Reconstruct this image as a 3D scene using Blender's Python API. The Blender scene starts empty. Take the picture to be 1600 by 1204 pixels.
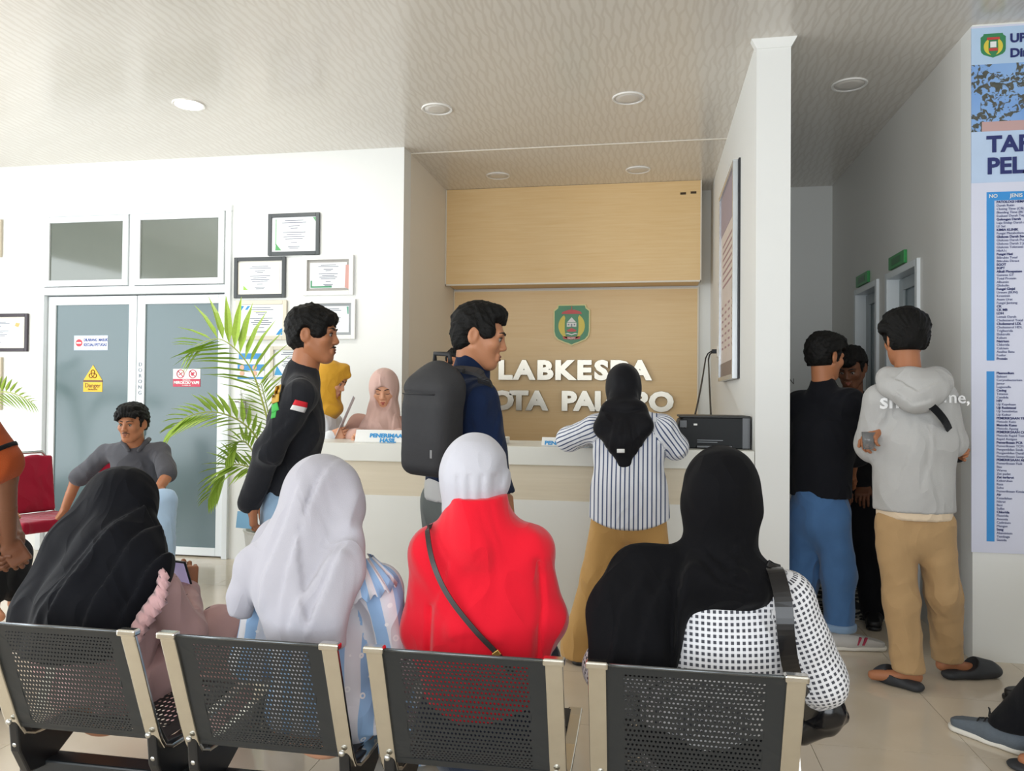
import bpy, bmesh, math, random
import numpy as np
from mathutils import Vector, Matrix

SC = bpy.context.scene
COL = SC.collection
RND = random.Random(7)
NR = np.random.RandomState(11)

# ------------------------------------------------------------------ camera
CAM_H, FPX = 1.33, 1200.0
YAW, PITCH, ROLL = math.radians(10.0), math.radians(0.86), math.radians(0.5)
_f = np.array([-math.sin(YAW) * math.cos(PITCH), math.cos(YAW) * math.cos(PITCH), math.sin(PITCH)])
_r0 = np.array([math.cos(YAW), math.sin(YAW), 0.0])
_u0 = np.cross(_r0, _f)
_r = _r0 * math.cos(ROLL) + _u0 * math.sin(ROLL)
_u = np.cross(_r, _f)
cam_data = bpy.data.cameras.new('camera')
cam_data.sensor_width = 36.0
cam_data.lens = 36.0 * FPX / 1600.0
cam_data.clip_start = 0.05
cam = bpy.data.objects.new('camera', cam_data)
COL.objects.link(cam)
cam.matrix_world = Matrix(((_r[0], _u[0], -_f[0], 0), (_r[1], _u[1], -_f[1], 0), (_r[2], _u[2], -_f[2], CAM_H), (0, 0, 0, 1)))
SC.camera = cam

# ------------------------------------------------------------------ daylight, exposure
SC.view_settings.view_transform = 'Standard'
SC.view_settings.look = 'None'
SC.view_settings.gamma = 1.0
SC.view_settings.use_curve_mapping = False
SC.view_settings.exposure = 0.0
world = bpy.data.worlds.new('daylight')
SC.world = world
world.use_nodes = True
world.node_tree.nodes['Background'].inputs[0].default_value = (0.80, 0.90, 1.0, 1)
world.node_tree.nodes['Background'].inputs[1].default_value = 0.9

def area(name, loc, target, sx, sy, power, color=(1, 1, 1)):
    l = bpy.data.lights.new(name, 'AREA')
    l.shape = 'RECTANGLE'; l.size = sx; l.size_y = sy; l.energy = power; l.color = color
    o = bpy.data.objects.new(name, l); COL.objects.link(o)
    o.location = loc
    o.rotation_euler = (Vector(target) - Vector(loc)).to_track_quat('-Z', 'Y').to_euler()
    return o
# daylight entering through the glazed front behind the camera and the windows of the left wall
area('front_glazing_daylight', (-1.5, -3.3, 1.6), (-1.5, 2.0, 1.6), 8.0, 2.6, 265, (0.93, 0.97, 1.0))
area('side_window_daylight', (-6.3, 2.2, 1.6), (0, 2.4, 1.6), 4.6, 2.4, 180, (0.92, 0.97, 1.0))

# ------------------------------------------------------------------ picture to place
def ray(px, py):
    return _f + _r * ((px - 800.0) / FPX) + _u * ((602.0 - py) / FPX)
def P(px, py, Y):
    d = ray(px, py); t = Y / d[1]
    return np.array([d[0] * t, Y, CAM_H + d[2] * t])
def PX(px, py, X):
    d = ray(px, py); t = X / d[0]
    return np.array([X, d[1] * t, CAM_H + d[2] * t])
def PZ(px, py, Z):
    d = ray(px, py); t = (Z - CAM_H) / d[2]
    return np.array([d[0] * t, d[1] * t, Z])

# ------------------------------------------------------------------ materials
MATS = {}
def lin(c):
    if isinstance(c, str):
        c = c.lstrip('#'); c = [int(c[i:i + 2], 16) / 255.0 for i in (0, 2, 4)]
        c = [x / 12.92 if x <= 0.04045 else ((x + 0.055) / 1.055) ** 2.4 for x in c]
    return (c[0], c[1], c[2], 1.0)
def newmat(name):
    m = bpy.data.materials.new(name); m.use_nodes = True
    nt = m.node_tree
    return m, nt, nt.nodes['Principled BSDF']
def N(nt, t, **kw):
    n = nt.nodes.new(t)
    for k, v in kw.items():
        setattr(n, k, v)
    return n
def mix_rgb(nt, fac, a, b):
    n = N(nt, 'ShaderNodeMix', data_type='RGBA')
    for sock, v in ((n.inputs[0], fac), (n.inputs[6], a), (n.inputs[7], b)):
        if hasattr(v, 'is_output'):
            nt.links.new(v, sock)
        else:
            sock.default_value = v
    return n.outputs[2]
def mth(nt, op, a, b=None, c=None):
    n = N(nt, 'ShaderNodeMath', operation=op)
    for i, v in enumerate((a, b, c)):
        if v is None: continue
        if hasattr(v, 'is_output'): nt.links.new(v, n.inputs[i])
        else: n.inputs[i].default_value = v
    return n.outputs[0]
def mat(name, col, rough=0.5, metal=0.0, var=0.06, scale=8.0, bump=0.0, bscale=200.0, spec=0.5, sheen=0.0, trans=0.0, emit=0.0, coat=0.0, sss=0.0):
    """plain procedural material: base colour with a soft noise variation and optional fine bump"""
    if name in MATS: return MATS[name]
    m, nt, b = newmat(name)
    c = lin(col)
    tc = N(nt, 'ShaderNodeTexCoord')
    nz = N(nt, 'ShaderNodeTexNoise'); nz.inputs['Scale'].default_value = scale; nz.inputs['Detail'].default_value = 4
    nt.links.new(tc.outputs['Object'], nz.inputs['Vector'])
    lo = tuple(x * (1 - var) for x in c[:3]) + (1,)
    hi = tuple(min(1, x * (1 + var)) for x in c[:3]) + (1,)
    nt.links.new(mix_rgb(nt, nz.outputs['Fac'], lo, hi), b.inputs['Base Color'])
    b.inputs['Roughness'].default_value = rough
    b.inputs['Metallic'].default_value = metal
    b.inputs['Specular IOR Level'].default_value = spec
    if sheen: b.inputs['Sheen Weight'].default_value = sheen
    if coat: b.inputs['Coat Weight'].default_value = coat; b.inputs['Coat Roughness'].default_value = 0.08
    if trans: b.inputs['Transmission Weight'].default_value = trans
    if sss:
        b.inputs['Subsurface Weight'].default_value = sss
        b.inputs['Subsurface Radius'].default_value = (0.012, 0.005, 0.003)
    if emit:
        b.inputs['Emission Color'].default_value = c; b.inputs['Emission Strength'].default_value = emit
    if bump:
        n2 = N(nt, 'ShaderNodeTexNoise'); n2.inputs['Scale'].default_value = bscale; n2.inputs['Detail'].default_value = 3
        nt.links.new(tc.outputs['Object'], n2.inputs['Vector'])
        bp = N(nt, 'ShaderNodeBump'); bp.inputs['Strength'].default_value = bump; bp.inputs['Distance'].default_value = 0.004
        nt.links.new(n2.outputs['Fac'], bp.inputs['Height']); nt.links.new(bp.outputs[0], b.inputs['Normal'])
    MATS[name] = m
    return m
def cloth(name, col, rough=0.85, var=0.08, sheen=0.2, bump=0.25, bscale=350, folds=0.8):
    m = mat(name, col, rough, var=var, sheen=sheen, bump=bump, bscale=bscale, spec=0.12, scale=5)
    if 'folds' not in m: m['folds'] = 1; cloth_folds(m, folds)
    return m
def cloth_folds(m, strength=0.8, scale=6.0, dist=0.03):
    """soft creases of worn cloth as relief under the weave"""
    nt = m.node_tree; b = nt.nodes['Principled BSDF']
    tc = N(nt, 'ShaderNodeTexCoord'); mp = N(nt, 'ShaderNodeMapping'); mp.inputs['Scale'].default_value = (1.0, 1.0, 0.55); mp.inputs['Rotation'].default_value = (0.2, 0.35, 0.1)
    nt.links.new(tc.outputs['Object'], mp.inputs[0])
    nz = N(nt, 'ShaderNodeTexNoise'); nz.inputs['Scale'].default_value = scale; nz.inputs['Detail'].default_value = 1.6; nz.inputs['Distortion'].default_value = 0.8; nz.inputs['Roughness'].default_value = 0.35
    nt.links.new(mp.outputs[0], nz.inputs['Vector'])
    rid = mth(nt, 'SUBTRACT', 1.0, mth(nt, 'ABSOLUTE', mth(nt, 'MULTIPLY_ADD', nz.outputs['Fac'], 2.0, -1.0)))
    bp = N(nt, 'ShaderNodeBump'); bp.inputs['Strength'].default_value = strength; bp.inputs['Distance'].default_value = dist
    nt.links.new(rid, bp.inputs['Height'])
    old = b.inputs['Normal'].links
    if old: nt.links.new(bp.outputs[0], old[0].from_node.inputs['Normal'])
    else: nt.links.new(bp.outputs[0], b.inputs['Normal'])
SKIN = lambda name, col: mat('skin_' + name, col, 0.5, var=0.07, scale=18, bump=0.06, bscale=160, spec=0.4, sss=0.08)

# ------------------------------------------------------------------ objects
def tag(o, label=None, cat=None, group=None, kind=None):
    if label: o['label'] = label
    if cat: o['category'] = cat
    if group: o['group'] = group
    if kind: o['kind'] = kind
    return o
def empty(name, loc, label=None, cat=None, group=None, kind=None):
    o = bpy.data.objects.new(name, None); COL.objects.link(o)
    o.location = Vector([float(v) for v in loc]); o.empty_display_size = 0.1
    return tag(o, label, cat, group, kind)
def wloc(o):
    v = Vector((0, 0, 0))
    while o is not None:
        v = v + o.location; o = o.parent
    return np.array(v)
def link_mesh(name, me, material, parent=None, smooth=False):
    o = bpy.data.objects.new(name, me); COL.objects.link(o)
    if material is not None: me.materials.append(material)
    if parent is not None: o.parent = parent
    if smooth: me.polygons.foreach_set('use_smooth', [True] * len(me.polygons))
    return o
class MB:
    """collects shapes given in place coordinates into one mesh"""
    def __init__(s): s.v = []; s.f = []
    def add(s, vs, fs):
        k = len(s.v); s.v += [tuple(float(c) for c in v) for v in vs]; s.f += [tuple(i + k for i in f) for f in fs]; return s
    def box(s, x0, x1, y0, y1, z0, z1):
        vs = [(x, y, z) for z in (z0, z1) for y in (y0, y1) for x in (x0, x1)]
        return s.add(vs, [(0, 2, 3, 1), (4, 5, 7, 6), (0, 1, 5, 4), (2, 6, 7, 3), (0, 4, 6, 2), (1, 3, 7, 5)])
    def obox(s, c, ax, ay, az, hx, hy, hz):
        c, ax, ay, az = (np.array(v, float) for v in (c, ax, ay, az))
        vs = [c + ax * hx * a + ay * hy * b + az * hz * d for d in (-1, 1) for b in (-1, 1) for a in (-1, 1)]
        return s.add(vs, [(0, 2, 3, 1), (4, 5, 7, 6), (0, 1, 5, 4), (2, 6, 7, 3), (0, 4, 6, 2), (1, 3, 7, 5)])
    def prism(s, pts, d):
        """polygon pts (3d) extruded by vector d"""
        n = len(pts); pts = [np.array(p, float) for p in pts]; d = np.array(d, float)
        vs = pts + [p + d for p in pts]
        fs = [tuple(range(n)), tuple(range(2 * n - 1, n - 1, -1))] + [(i, i + n, (i + 1) % n + n, (i + 1) % n) for i in range(n)]
        return s.add(vs, fs)
    def tube(s, pts, r, n=8, cap=True, flat=None):
        pts = [np.array(p, float) for p in pts]; rr = r if hasattr(r, '__len__') else [r] * len(pts)
        rings = []; up = None
        for i, p in enumerate(pts):
            t = pts[min(i + 1, len(pts) - 1)] - pts[max(i - 1, 0)]; t = t / (np.linalg.norm(t) + 1e-9)
            if up is None: up = np.array([0, 0, 1.0]) if abs(t[2]) < 0.9 else np.array([1.0, 0, 0])
            a = np.cross(t, up); a /= np.linalg.norm(a) + 1e-9; b = np.cross(a, t); up = b
            fa, fb = (1, 1) if flat is None else flat
            rings.append([p + (a * math.cos(2 * math.pi * k / n) * fa + b * math.sin(2 * math.pi * k / n) * fb) * rr[i] for k in range(n)])
        vs = [v for ring in rings for v in ring]; m = len(pts)
        fs = [(i * n + k, i * n + (k + 1) % n, (i + 1) * n + (k + 1) % n, (i + 1) * n + k) for i in range(m - 1) for k in range(n)]
        if cap: fs += [tuple(range(n))[::-1], tuple((m - 1) * n + k for k in range(n))]
        return s.add(vs, fs)
    def strip(s, pts, wdir, w, tdir, t):
        """flat bar swept along pts: width along wdir, thickness along tdir (vector or list)"""
        pts = [np.array(p, float) for p in pts]; wd = np.array(wdir, float); vs = []
        for i, p in enumerate(pts):
            td = np.array(tdir[i] if hasattr(tdir[0], '__len__') else tdir, float)
            for a, b in ((-1, -1), (1, -1), (1, 1), (-1, 1)):
                vs.append(p + wd * a * w / 2 + td * b * t / 2)
        m = len(pts)
        fs = [(i * 4 + k, i * 4 + (k + 1) % 4, (i + 1) * 4 + (k + 1) % 4, (i + 1) * 4 + k) for i in range(m - 1) for k in range(4)]
        fs += [(3, 2, 1, 0), tuple((m - 1) * 4 + k for k in range(4))]
        return s.add(vs, fs)
    def lathe(s, c, prof, n=24, axis=(0, 0, 1)):
        c = np.array(c, float); ax = np.array(axis, float); ax /= np.linalg.norm(ax)
        a = np.cross(ax, [0.3, 0.9, 0.1]); a /= np.linalg.norm(a); b = np.cross(ax, a)
        vs = [c + ax * z + (a * math.cos(2 * math.pi * k / n) + b * math.sin(2 * math.pi * k / n)) * r for r, z in prof for k in range(n)]
        m = len(prof)
        fs = [(i * n + k, i * n + (k + 1) % n, (i + 1) * n + (k + 1) % n, (i + 1) * n + k) for i in range(m - 1) for k in range(n)]
        fs += [tuple(range(n))[::-1], tuple((m - 1) * n + k for k in range(n))]
        return s.add(vs, fs)
    def ball(s, c, r, n=12, rz=None):
        c = np.array(c, float); r = np.array(r if hasattr(r, '__len__') else (r, r, r), float); m = n // 2 + 1
        vs = [c + r * np.array([math.sin(math.pi * i / m) * math.cos(2 * math.pi * k / n), math.sin(math.pi * i / m) * math.sin(2 * math.pi * k / n), math.cos(math.pi * i / m)]) for i in range(m + 1) for k in range(n)]
        fs = [(i * n + k, (i + 1) * n + k, (i + 1) * n + (k + 1) % n, i * n + (k + 1) % n) for i in range(m) for k in range(n)]
        return s.add(vs, fs)
    def build(s, name, material, parent=None, smooth=False, bevel=0, seg=2):
        off = wloc(parent) if parent is not None else np.zeros(3)
        me = bpy.data.meshes.new(name)
        me.from_pydata([tuple(np.array(v) - off) for v in s.v], [], s.f)
        me.validate(); me.update()
        bm = bmesh.new(); bm.from_mesh(me); bmesh.ops.recalc_face_normals(bm, faces=bm.faces); bm.to_mesh(me); bm.free()
        o = link_mesh(name, me, material, parent, smooth)
        if bevel:
            md = o.modifiers.new('bevel', 'BEVEL'); md.width = bevel; md.segments = seg; md.limit_method = 'ANGLE'; md.angle_limit = math.radians(40)
        return o
def box(name, x0, x1, y0, y1, z0, z1, material, parent=None, bevel=0):
    return MB().box(min(x0, x1), max(x0, x1), min(y0, y1), max(y0, y1), min(z0, z1), max(z0, z1)).build(name, material, parent, bevel=bevel)
def text(name, body, loc, size, material, parent=None, rx=math.pi / 2, rz=0.0, extrude=0.001, bold=0.0, align='LEFT', space=1.0, lines=1.0, sx=1.0, char=1.0, shear=0.0):
    cu = bpy.data.curves.new(name, 'FONT'); cu.body = body; cu.size = size; cu.extrude = extrude; cu.offset = bold
    cu.align_x = align; cu.space_character = char; cu.space_line = lines; cu.resolution_u = 3; cu.shear = shear
    o = bpy.data.objects.new(name, cu); COL.objects.link(o); cu.materials.append(material)
    off = wloc(parent) if parent is not None else np.zeros(3)
    o.location = Vector([float(a - b) for a, b in zip(loc, off)]); o.rotation_euler = (rx, 0, rz); o.scale = (sx, 1, 1)
    if parent is not None: o.parent = parent
    return o

# ------------------------------------------------------------------ soft bodies: blended solids turned into one smooth surface
def unit(v):
    v = np.array(v, float); return v / (np.linalg.norm(v) + 1e-12)
def rotm(a, pitch=0.0, roll=0.0):
    """columns: left-hand side x, facing y, up z. a = heading in degrees (0 = +X, 90 = +Y); pitch > 0 looks up; roll tips to the right"""
    a, p, r = math.radians(a), math.radians(pitch), math.radians(roll)
    f = np.array([math.cos(a) * math.cos(p), math.sin(a) * math.cos(p), math.sin(p)])
    x = np.array([math.sin(a), -math.cos(a), 0.0]); u = np.cross(x, f)
    x2 = x * math.cos(r) - u * math.sin(r); u2 = np.cross(x2, f)
    return np.stack([x2, f, u2], axis=1)
class Soft:
    def __init__(s, res=0.008): s.res = res; s.pr = []; s.cl = []; s.ds = []
    def cap(s, a, b, ra, rb=None, k=0.03, flat=None, op='u', pat=None):
        """tapered capsule; flat = (axis, squash) thins it along an axis"""
        s.pr.append(('c', np.array(a, float), np.array(b, float), float(ra), float(ra if rb is None else rb), k, flat, op, pat)); return s
    def chain(s, pts, rs, k=0.03, flat=None, op='u', pat=None):
        for i in range(len(pts) - 1): s.cap(pts[i], pts[i + 1], rs[i], rs[i + 1], k, flat, op, pat)
        return s
    def ell(s, c, r, R=None, k=0.03, op='u', pat=None):
        s.pr.append(('e', np.array(c, float), np.array(r, float) if hasattr(r, '__len__') else np.array([r, r, r], float), np.eye(3) if R is None else R, None, k, None, op, pat)); return s
    def box(s, c, h, R=None, rnd=0.01, k=0.02, op='u', pat=None):
        s.pr.append(('b', np.array(c, float), np.array(h, float), np.eye(3) if R is None else R, rnd, k, None, op, pat)); return s
    def clip(s, p, n): s.cl.append((np.array(p, float), unit(n))); return s
    def disp(s, fn): s.ds.append(fn); return s
    @staticmethod
    def bounds(q):
        if q[0] == 'c':
            r = max(q[3], q[4]); return np.minimum(q[1], q[2]) - r, np.maximum(q[1], q[2]) + r
        e = np.abs(q[3]) @ q[2] + (q[4] or 0); return q[1] - e, q[1] + e
    @staticmethod
    def dist(q, X, Y, Z):
        if q[0] == 'c':
            a, b, ra, rb, flat = q[1], q[2], q[3], q[4], q[6]
            px, py, pz = X - a[0], Y - a[1], Z - a[2]; d = b - a
            if flat is not None:
                n, sq = flat; n = unit(n); w = (px * n[0] + py * n[1] + pz * n[2]) * (1.0 / sq - 1.0)
                px, py, pz = px + w * n[0], py + w * n[1], pz + w * n[2]
                d = d + n * float(d @ n) * (1.0 / sq - 1.0)
            dd = float(d @ d) + 1e-12
            h = np.clip((px * d[0] + py * d[1] + pz * d[2]) / dd, 0, 1)
            return np.sqrt((px - h * d[0]) ** 2 + (py - h * d[1]) ** 2 + (pz - h * d[2]) ** 2) - (ra + (rb - ra) * h)
        c, r, R = q[1], q[2], q[3]
        px, py, pz = X - c[0], Y - c[1], Z - c[2]
        l = [px * R[0, i] + py * R[1, i] + pz * R[2, i] for i in range(3)]
        if q[0] == 'e':
            k0 = np.sqrt(sum((l[i] / r[i]) ** 2 for i in range(3))); k1 = np.sqrt(sum((l[i] / r[i] ** 2) ** 2 for i in range(3))) + 1e-9
            return k0 * (k0 - 1.0) / k1
        g = [np.abs(l[i]) - r[i] for i in range(3)]
        return np.sqrt(sum(np.maximum(v, 0) ** 2 for v in g)) + np.minimum(np.maximum(np.maximum(g[0], g[1]), g[2]), 0) - q[4]
    def surface(s):
        res = s.res; lo = np.array([9e9] * 3); hi = -lo
        for q in s.pr:
            if q[7] == 'u':
                a, b = s.bounds(q); lo = np.minimum(lo, a); hi = np.maximum(hi, b)
        pad = 4 * res + (0.03 if s.ds else 0); lo = lo - pad; hi = hi + pad
        for p, n in s.cl:                                     # shrink the grid to what axis-aligned clips leave
            for i in range(3):
                if n[i] > 0.999: hi[i] = min(hi[i], p[i] + 3 * res)
                if n[i] < -0.999: lo[i] = max(lo[i], p[i] - 3 * res)
        ns = np.ceil((hi - lo) / res).astype(int) + 1
        ax = [(lo[i] + res * np.arange(ns[i])).astype(np.float32) for i in range(3)]
        F = np.full(ns, 0.5, np.float32)
        for q in s.pr:
            a, b = s.bounds(q); m = q[5] + 3 * res + (0.03 if s.ds else 0)
            i0 = np.maximum(((a - m - lo) / res).astype(int), 0); i1 = np.minimum(((b + m - lo) / res).astype(int) + 2, ns)
            if np.any(i1 <= i0): continue
            sl = tuple(slice(i0[i], i1[i]) for i in range(3))
            d = s.dist(q, ax[0][sl[0]][:, None, None], ax[1][sl[1]][None, :, None], ax[2][sl[2]][None, None, :]).astype(np.float32)
            f = F[sl]; k = max(q[5], 1e-4)
            if q[7] == 'u':
                h = np.maximum(k - np.abs(f - d), 0) / k; F[sl] = np.minimum(f, d) - h * h * k * 0.25
            else:
                h = np.maximum(k - np.abs(f + d), 0) / k; F[sl] = np.maximum(f, -d) + h * h * k * 0.25
        for fn in s.ds:
            ii = np.nonzero(np.abs(F) < 0.045 + 2 * res)
            p = np.stack([ax[i][ii[i]] for i in range(3)], axis=1)
            F[ii] += fn(p).astype(np.float32)
        for p, n in s.cl:
            g = (ax[0] - p[0])[:, None, None] * n[0] + (ax[1] - p[1])[None, :, None] * n[1] + (ax[2] - p[2])[None, None, :] * n[2]
            F = np.maximum(F, g.astype(np.float32))
        return nets(F, lo, res)
    def build(s, name, material, parent, pattern=False, relax=1):
        V, Q = s.surface()
        return soft_mesh(name, [(V, Q)], material, parent, s if pattern else None)
def nets(F, lo, res):
    I = F < 0
    c = np.zeros(np.array(F.shape) - 1, np.int8)
    n = F.shape
    for a in (0, 1):
        for b in (0, 1):
            for d in (0, 1):
                c += I[a:n[0] - 1 + a, b:n[1] - 1 + b, d:n[2] - 1 + d]
    cells = np.nonzero((c > 0) & (c < 8))
    idx = -np.ones(c.shape, np.int64); nv = len(cells[0]); idx[cells] = np.arange(nv)
    acc = np.zeros((nv, 3)); cnt = np.zeros(nv)
    base = np.stack(cells, axis=1).astype(float)
    for axis in range(3):
        o1, o2 = [i for i in range(3) if i != axis]
        for p in (0, 1):
            for q in (0, 1):
                off = [0, 0, 0]; off[o1] = p; off[o2] = q
                i0 = tuple(cells[i] + off[i] for i in range(3)); off[axis] = 1
                i1 = tuple(cells[i] + off[i] for i in range(3))
                f0, f1 = F[i0].astype(float), F[i1].astype(float); cr = (f0 < 0) != (f1 < 0)
                t = np.where(cr, f0 / np.where(cr, f0 - f1, 1), 0)
                pt = np.zeros((nv, 3)); pt[:, o1] = p; pt[:, o2] = q; pt[:, axis] = t
                acc += np.where(cr[:, None], pt, 0); cnt += cr
    V = lo + res * (base + acc / np.maximum(cnt, 1)[:, None])
    quads = []
    for axis in range(3):
        o1, o2 = [(1, 2), (2, 0), (0, 1)][axis]
        sl0 = [slice(None)] * 3; sl1 = [slice(None)] * 3
        sl0[axis] = slice(0, n[axis] - 1); sl1[axis] = slice(1, n[axis])
        for s_ in (sl0, sl1):
            s_[o1] = slice(1, n[o1] - 1); s_[o2] = slice(1, n[o2] - 1)
        A, B = I[tuple(sl0)], I[tuple(sl1)]
        for flip in (False, True):
            e = np.nonzero((A & ~B) if not flip else (~A & B))
            g = [None] * 3
            g[axis] = e[axis]; g[o1] = e[o1] + 1; g[o2] = e[o2] + 1
            def cell(d1, d2):
                h = list(g); h[o1] = g[o1] + d1; h[o2] = g[o2] + d2; return idx[tuple(h)]
            qd = np.stack([cell(-1, -1), cell(0, -1), cell(0, 0), cell(-1, 0)], axis=1)
            quads.append(qd[:, ::-1] if flip else qd)
    Q = np.concatenate(quads); Q = Q[(Q >= 0).all(axis=1)]
    return V, Q
def soft_mesh(name, shells, material, parent, pat=None):
    off = wloc(parent) if parent is not None else np.zeros(3)
    V = []; Q = []; k = 0
    for v, q in shells:
        V.append(v); Q.append(q + k); k += len(v)
    V = np.concatenate(V); Q = np.concatenate(Q)
    me = bpy.data.meshes.new(name)
    me.vertices.add(len(V)); me.vertices.foreach_set('co', (V - off).astype(np.float32).ravel())
    me.loops.add(len(Q) * 4); me.loops.foreach_set('vertex_index', Q.astype(np.int32).ravel())
    me.polygons.add(len(Q)); me.polygons.foreach_set('loop_start', np.arange(0, len(Q) * 4, 4, dtype=np.int32))
    me.update(calc_edges=True)
    me.polygons.foreach_set('use_smooth', np.ones(len(Q), bool))
    if pat is not None:                                        # cloth coordinates: along and around the sleeve or the trunk each point belongs to
        best = np.full(len(V), 9e9); uv = V - off
        for q in pat.pr:
            if q[7] != 'u': continue
            d = Soft.dist(q, V[:, 0], V[:, 1], V[:, 2]); m = d < best; best = np.where(m, d, best)
            if q[8] == 'axis' and q[0] == 'c':
                t = unit(q[2] - q[1]); rel = V - q[1]; a = unit(np.cross(t, [0.2, 0.97, 0.1])); b = np.cross(t, a)
                ang = np.arctan2(rel @ b, rel @ a) * (q[3] + q[4]) / 2
                uv = np.where(m[:, None], np.stack([ang, rel @ b * 0, rel @ t + 0.7], axis=1), uv)
            else:
                uv = np.where(m[:, None], V - off, uv)
        at = me.attributes.new('weave', 'FLOAT_VECTOR', 'POINT'); at.data.foreach_set('vector', uv.astype(np.float32).ravel())
    o = link_mesh(name, me, material, parent)
    return o
def wrinkle(amp, f=14.0, seed=0, stretch=(1, 1, 1)):
    r = np.random.RandomState(seed); D = r.normal(size=(5, 3)); D /= np.linalg.norm(D, axis=1)[:, None]; D = D * np.array(stretch); ph = r.uniform(0, 6.28, 5); fs = f * r.uniform(0.7, 1.9, 5)
    def fn(p):
        w = 0.03 * np.sin(p[:, [1, 2, 0]] * f * 0.6 + ph[:3])
        q = p + w; out = np.zeros(len(p))
        for i in range(5):
            s_ = np.sin(q @ D[i] * fs[i] + ph[i]); out += (1 - np.abs(s_)) ** 2 / 1.0 - 0.35
        return -amp * out / 2.2
    return fn
def radial_folds(apex, axis, ref, amp, n, start=0.1, full=0.4, phase=0.0, seed=0, lo=None, hi=None):
    """folds that fan out from an apex around an axis, growing with distance along it"""
    apex = np.array(apex, float); axis = unit(axis); a = unit(np.array(ref, float) - axis * float(np.dot(ref, axis))); b = np.cross(axis, a)
    def fn(p):
        r = p - apex; h = r @ axis; th = np.arctan2(r @ b, r @ a)
        w = np.clip((h - start) / (full - start), 0, 1)
        th = th + 0.12 * np.sin(h * 9 + seed) + 0.25 * np.sin(th * 2 + seed * 1.7)
        return -amp * w * (np.abs(np.sin(th * n / 2 + phase)) ** 0.8 * 1.6 - 1.0)
    return fn

# ------------------------------------------------------------------ the room
CEIL, YW, YF, YE, YU = 3.28, 5.75, 4.31, 7.37, 7.01        # ceiling, door wall, counter/pillar front, alcove end, upper panel
XL, XA, XB, XC = -1.887, 0.574, 0.752, 1.65                 # alcove left, alcove right, pillar right, corridor right
M_WALL = mat('white_wall_paint', '#f1f2ef', 0.55, var=0.015, scale=2, bump=0.05, bscale=60)
M_BEIGE = mat('beige_wall_paint', '#f2eadd', 0.6, var=0.02, scale=2, bump=0.05, bscale=60)
M_ALU = mat('white_powder_coated_frame', '#e9eef0', 0.35, var=0.02)
M_GROUT = mat('tile_grout', '#a79a86', 0.8)

def tile_material():
    m, nt, b = newmat('cream_polished_tile')
    tc = N(nt, 'ShaderNodeTexCoord'); oi = N(nt, 'ShaderNodeObjectInfo')
    nz = N(nt, 'ShaderNodeTexNoise'); nz.inputs['Scale'].default_value = 2.2; nz.inputs['Detail'].default_value = 7; nz.inputs['Distortion'].default_value = 1.4
    mp = N(nt, 'ShaderNodeVectorMath', operation='ADD'); nt.links.new(tc.outputs['Object'], mp.inputs[0]); nt.links.new(oi.outputs['Location'], mp.inputs[1])
    nt.links.new(mp.outputs[0], nz.inputs['Vector'])
    nt.links.new(mix_rgb(nt, nz.outputs['Fac'], lin('#d0c1aa'), lin('#e0d4c2')), b.inputs['Base Color'])
    b.inputs['Roughness'].default_value = 0.13; b.inputs['Specular IOR Level'].default_value = 0.5
    return m
M_TILE = tile_material()
floor = tag(box('floor', -6.6, 4.5, -3.5, 7.45, -0.12, -0.006, M_GROUT), kind='structure')
T = 0.6; tile_me = None
x0 = PZ(487, 1200, 0)[0] - 8 * T
for i in range(17):
    for j in range(11):
        xx, yy = x0 + i * T, 1.35 + j * T
        if xx > 2.8: continue
        if tile_me is None:
            t_o = MB().box(0.0012, T - 0.0012, 0.0012, T - 0.0012, -0.008, 0).build('floor_tile', M_TILE); tile_me = t_o.data
        else:
            t_o = bpy.data.objects.new('floor_tile', tile_me); COL.objects.link(t_o)
        t_o.parent = floor; t_o.location = (xx, yy, 0)

def ceiling_material():
    m, nt, b = newmat('wavy_pvc_ceiling')
    tc = N(nt, 'ShaderNodeTexCoord')
    def band(rot, dist, scale):
        mp = N(nt, 'ShaderNodeMapping'); mp.inputs['Rotation'].default_value = (0, 0, rot); nt.links.new(tc.outputs['Object'], mp.inputs[0])
        w = N(nt, 'ShaderNodeTexWave', wave_type='BANDS', bands_direction='X'); w.inputs['Scale'].default_value = scale
        w.inputs['Distortion'].default_value = dist; w.inputs['Detail'].default_value = 0.6; w.inputs['Detail Scale'].default_value = 1.3
        nt.links.new(mp.outputs[0], w.inputs['Vector'])
        r = N(nt, 'ShaderNodeMapRange'); r.inputs['From Min'].default_value = 0.0; r.inputs['From Max'].default_value = 0.34; r.inputs['To Min'].default_value = 1; r.inputs['To Max'].default_value = 0
        nt.links.new(w.outputs['Fac'], r.inputs['Value']); return r.outputs[0]
    a = band(0.12, 3.2, 5.6); c = band(-0.10, 3.6, 6.2)
    f = mth(nt, 'MAXIMUM', a, c)
    fm = mth(nt, 'MULTIPLY', f, 0.75)
    nt.links.new(mix_rgb(nt, fm, lin('#e6e1d9'), lin('#d8d1c7')), b.inputs['Base Color'])
    b.inputs['Roughness'].default_value = 0.2; b.inputs['Specular IOR Level'].default_value = 0.7
    bp = N(nt, 'ShaderNodeBump'); bp.inputs['Strength'].default_value = 0.05; bp.inputs['Distance'].default_value = 0.001
    nt.links.new(f, bp.inputs['Height']); nt.links.new(bp.outputs[0], b.inputs['Normal'])
    return m
M_CEIL = ceiling_material()
tag(box('ceiling', -6.6, 4.5, -3.5, 7.5, CEIL, CEIL + 0.1, M_CEIL), kind='structure')
tag(box('trim_1', XL, XA, 5.908, 5.926, CEIL - 0.004, CEIL + 0.004, mat('ceiling_joint_strip', '#efe9dd', 0.3)), kind='structure')

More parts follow.
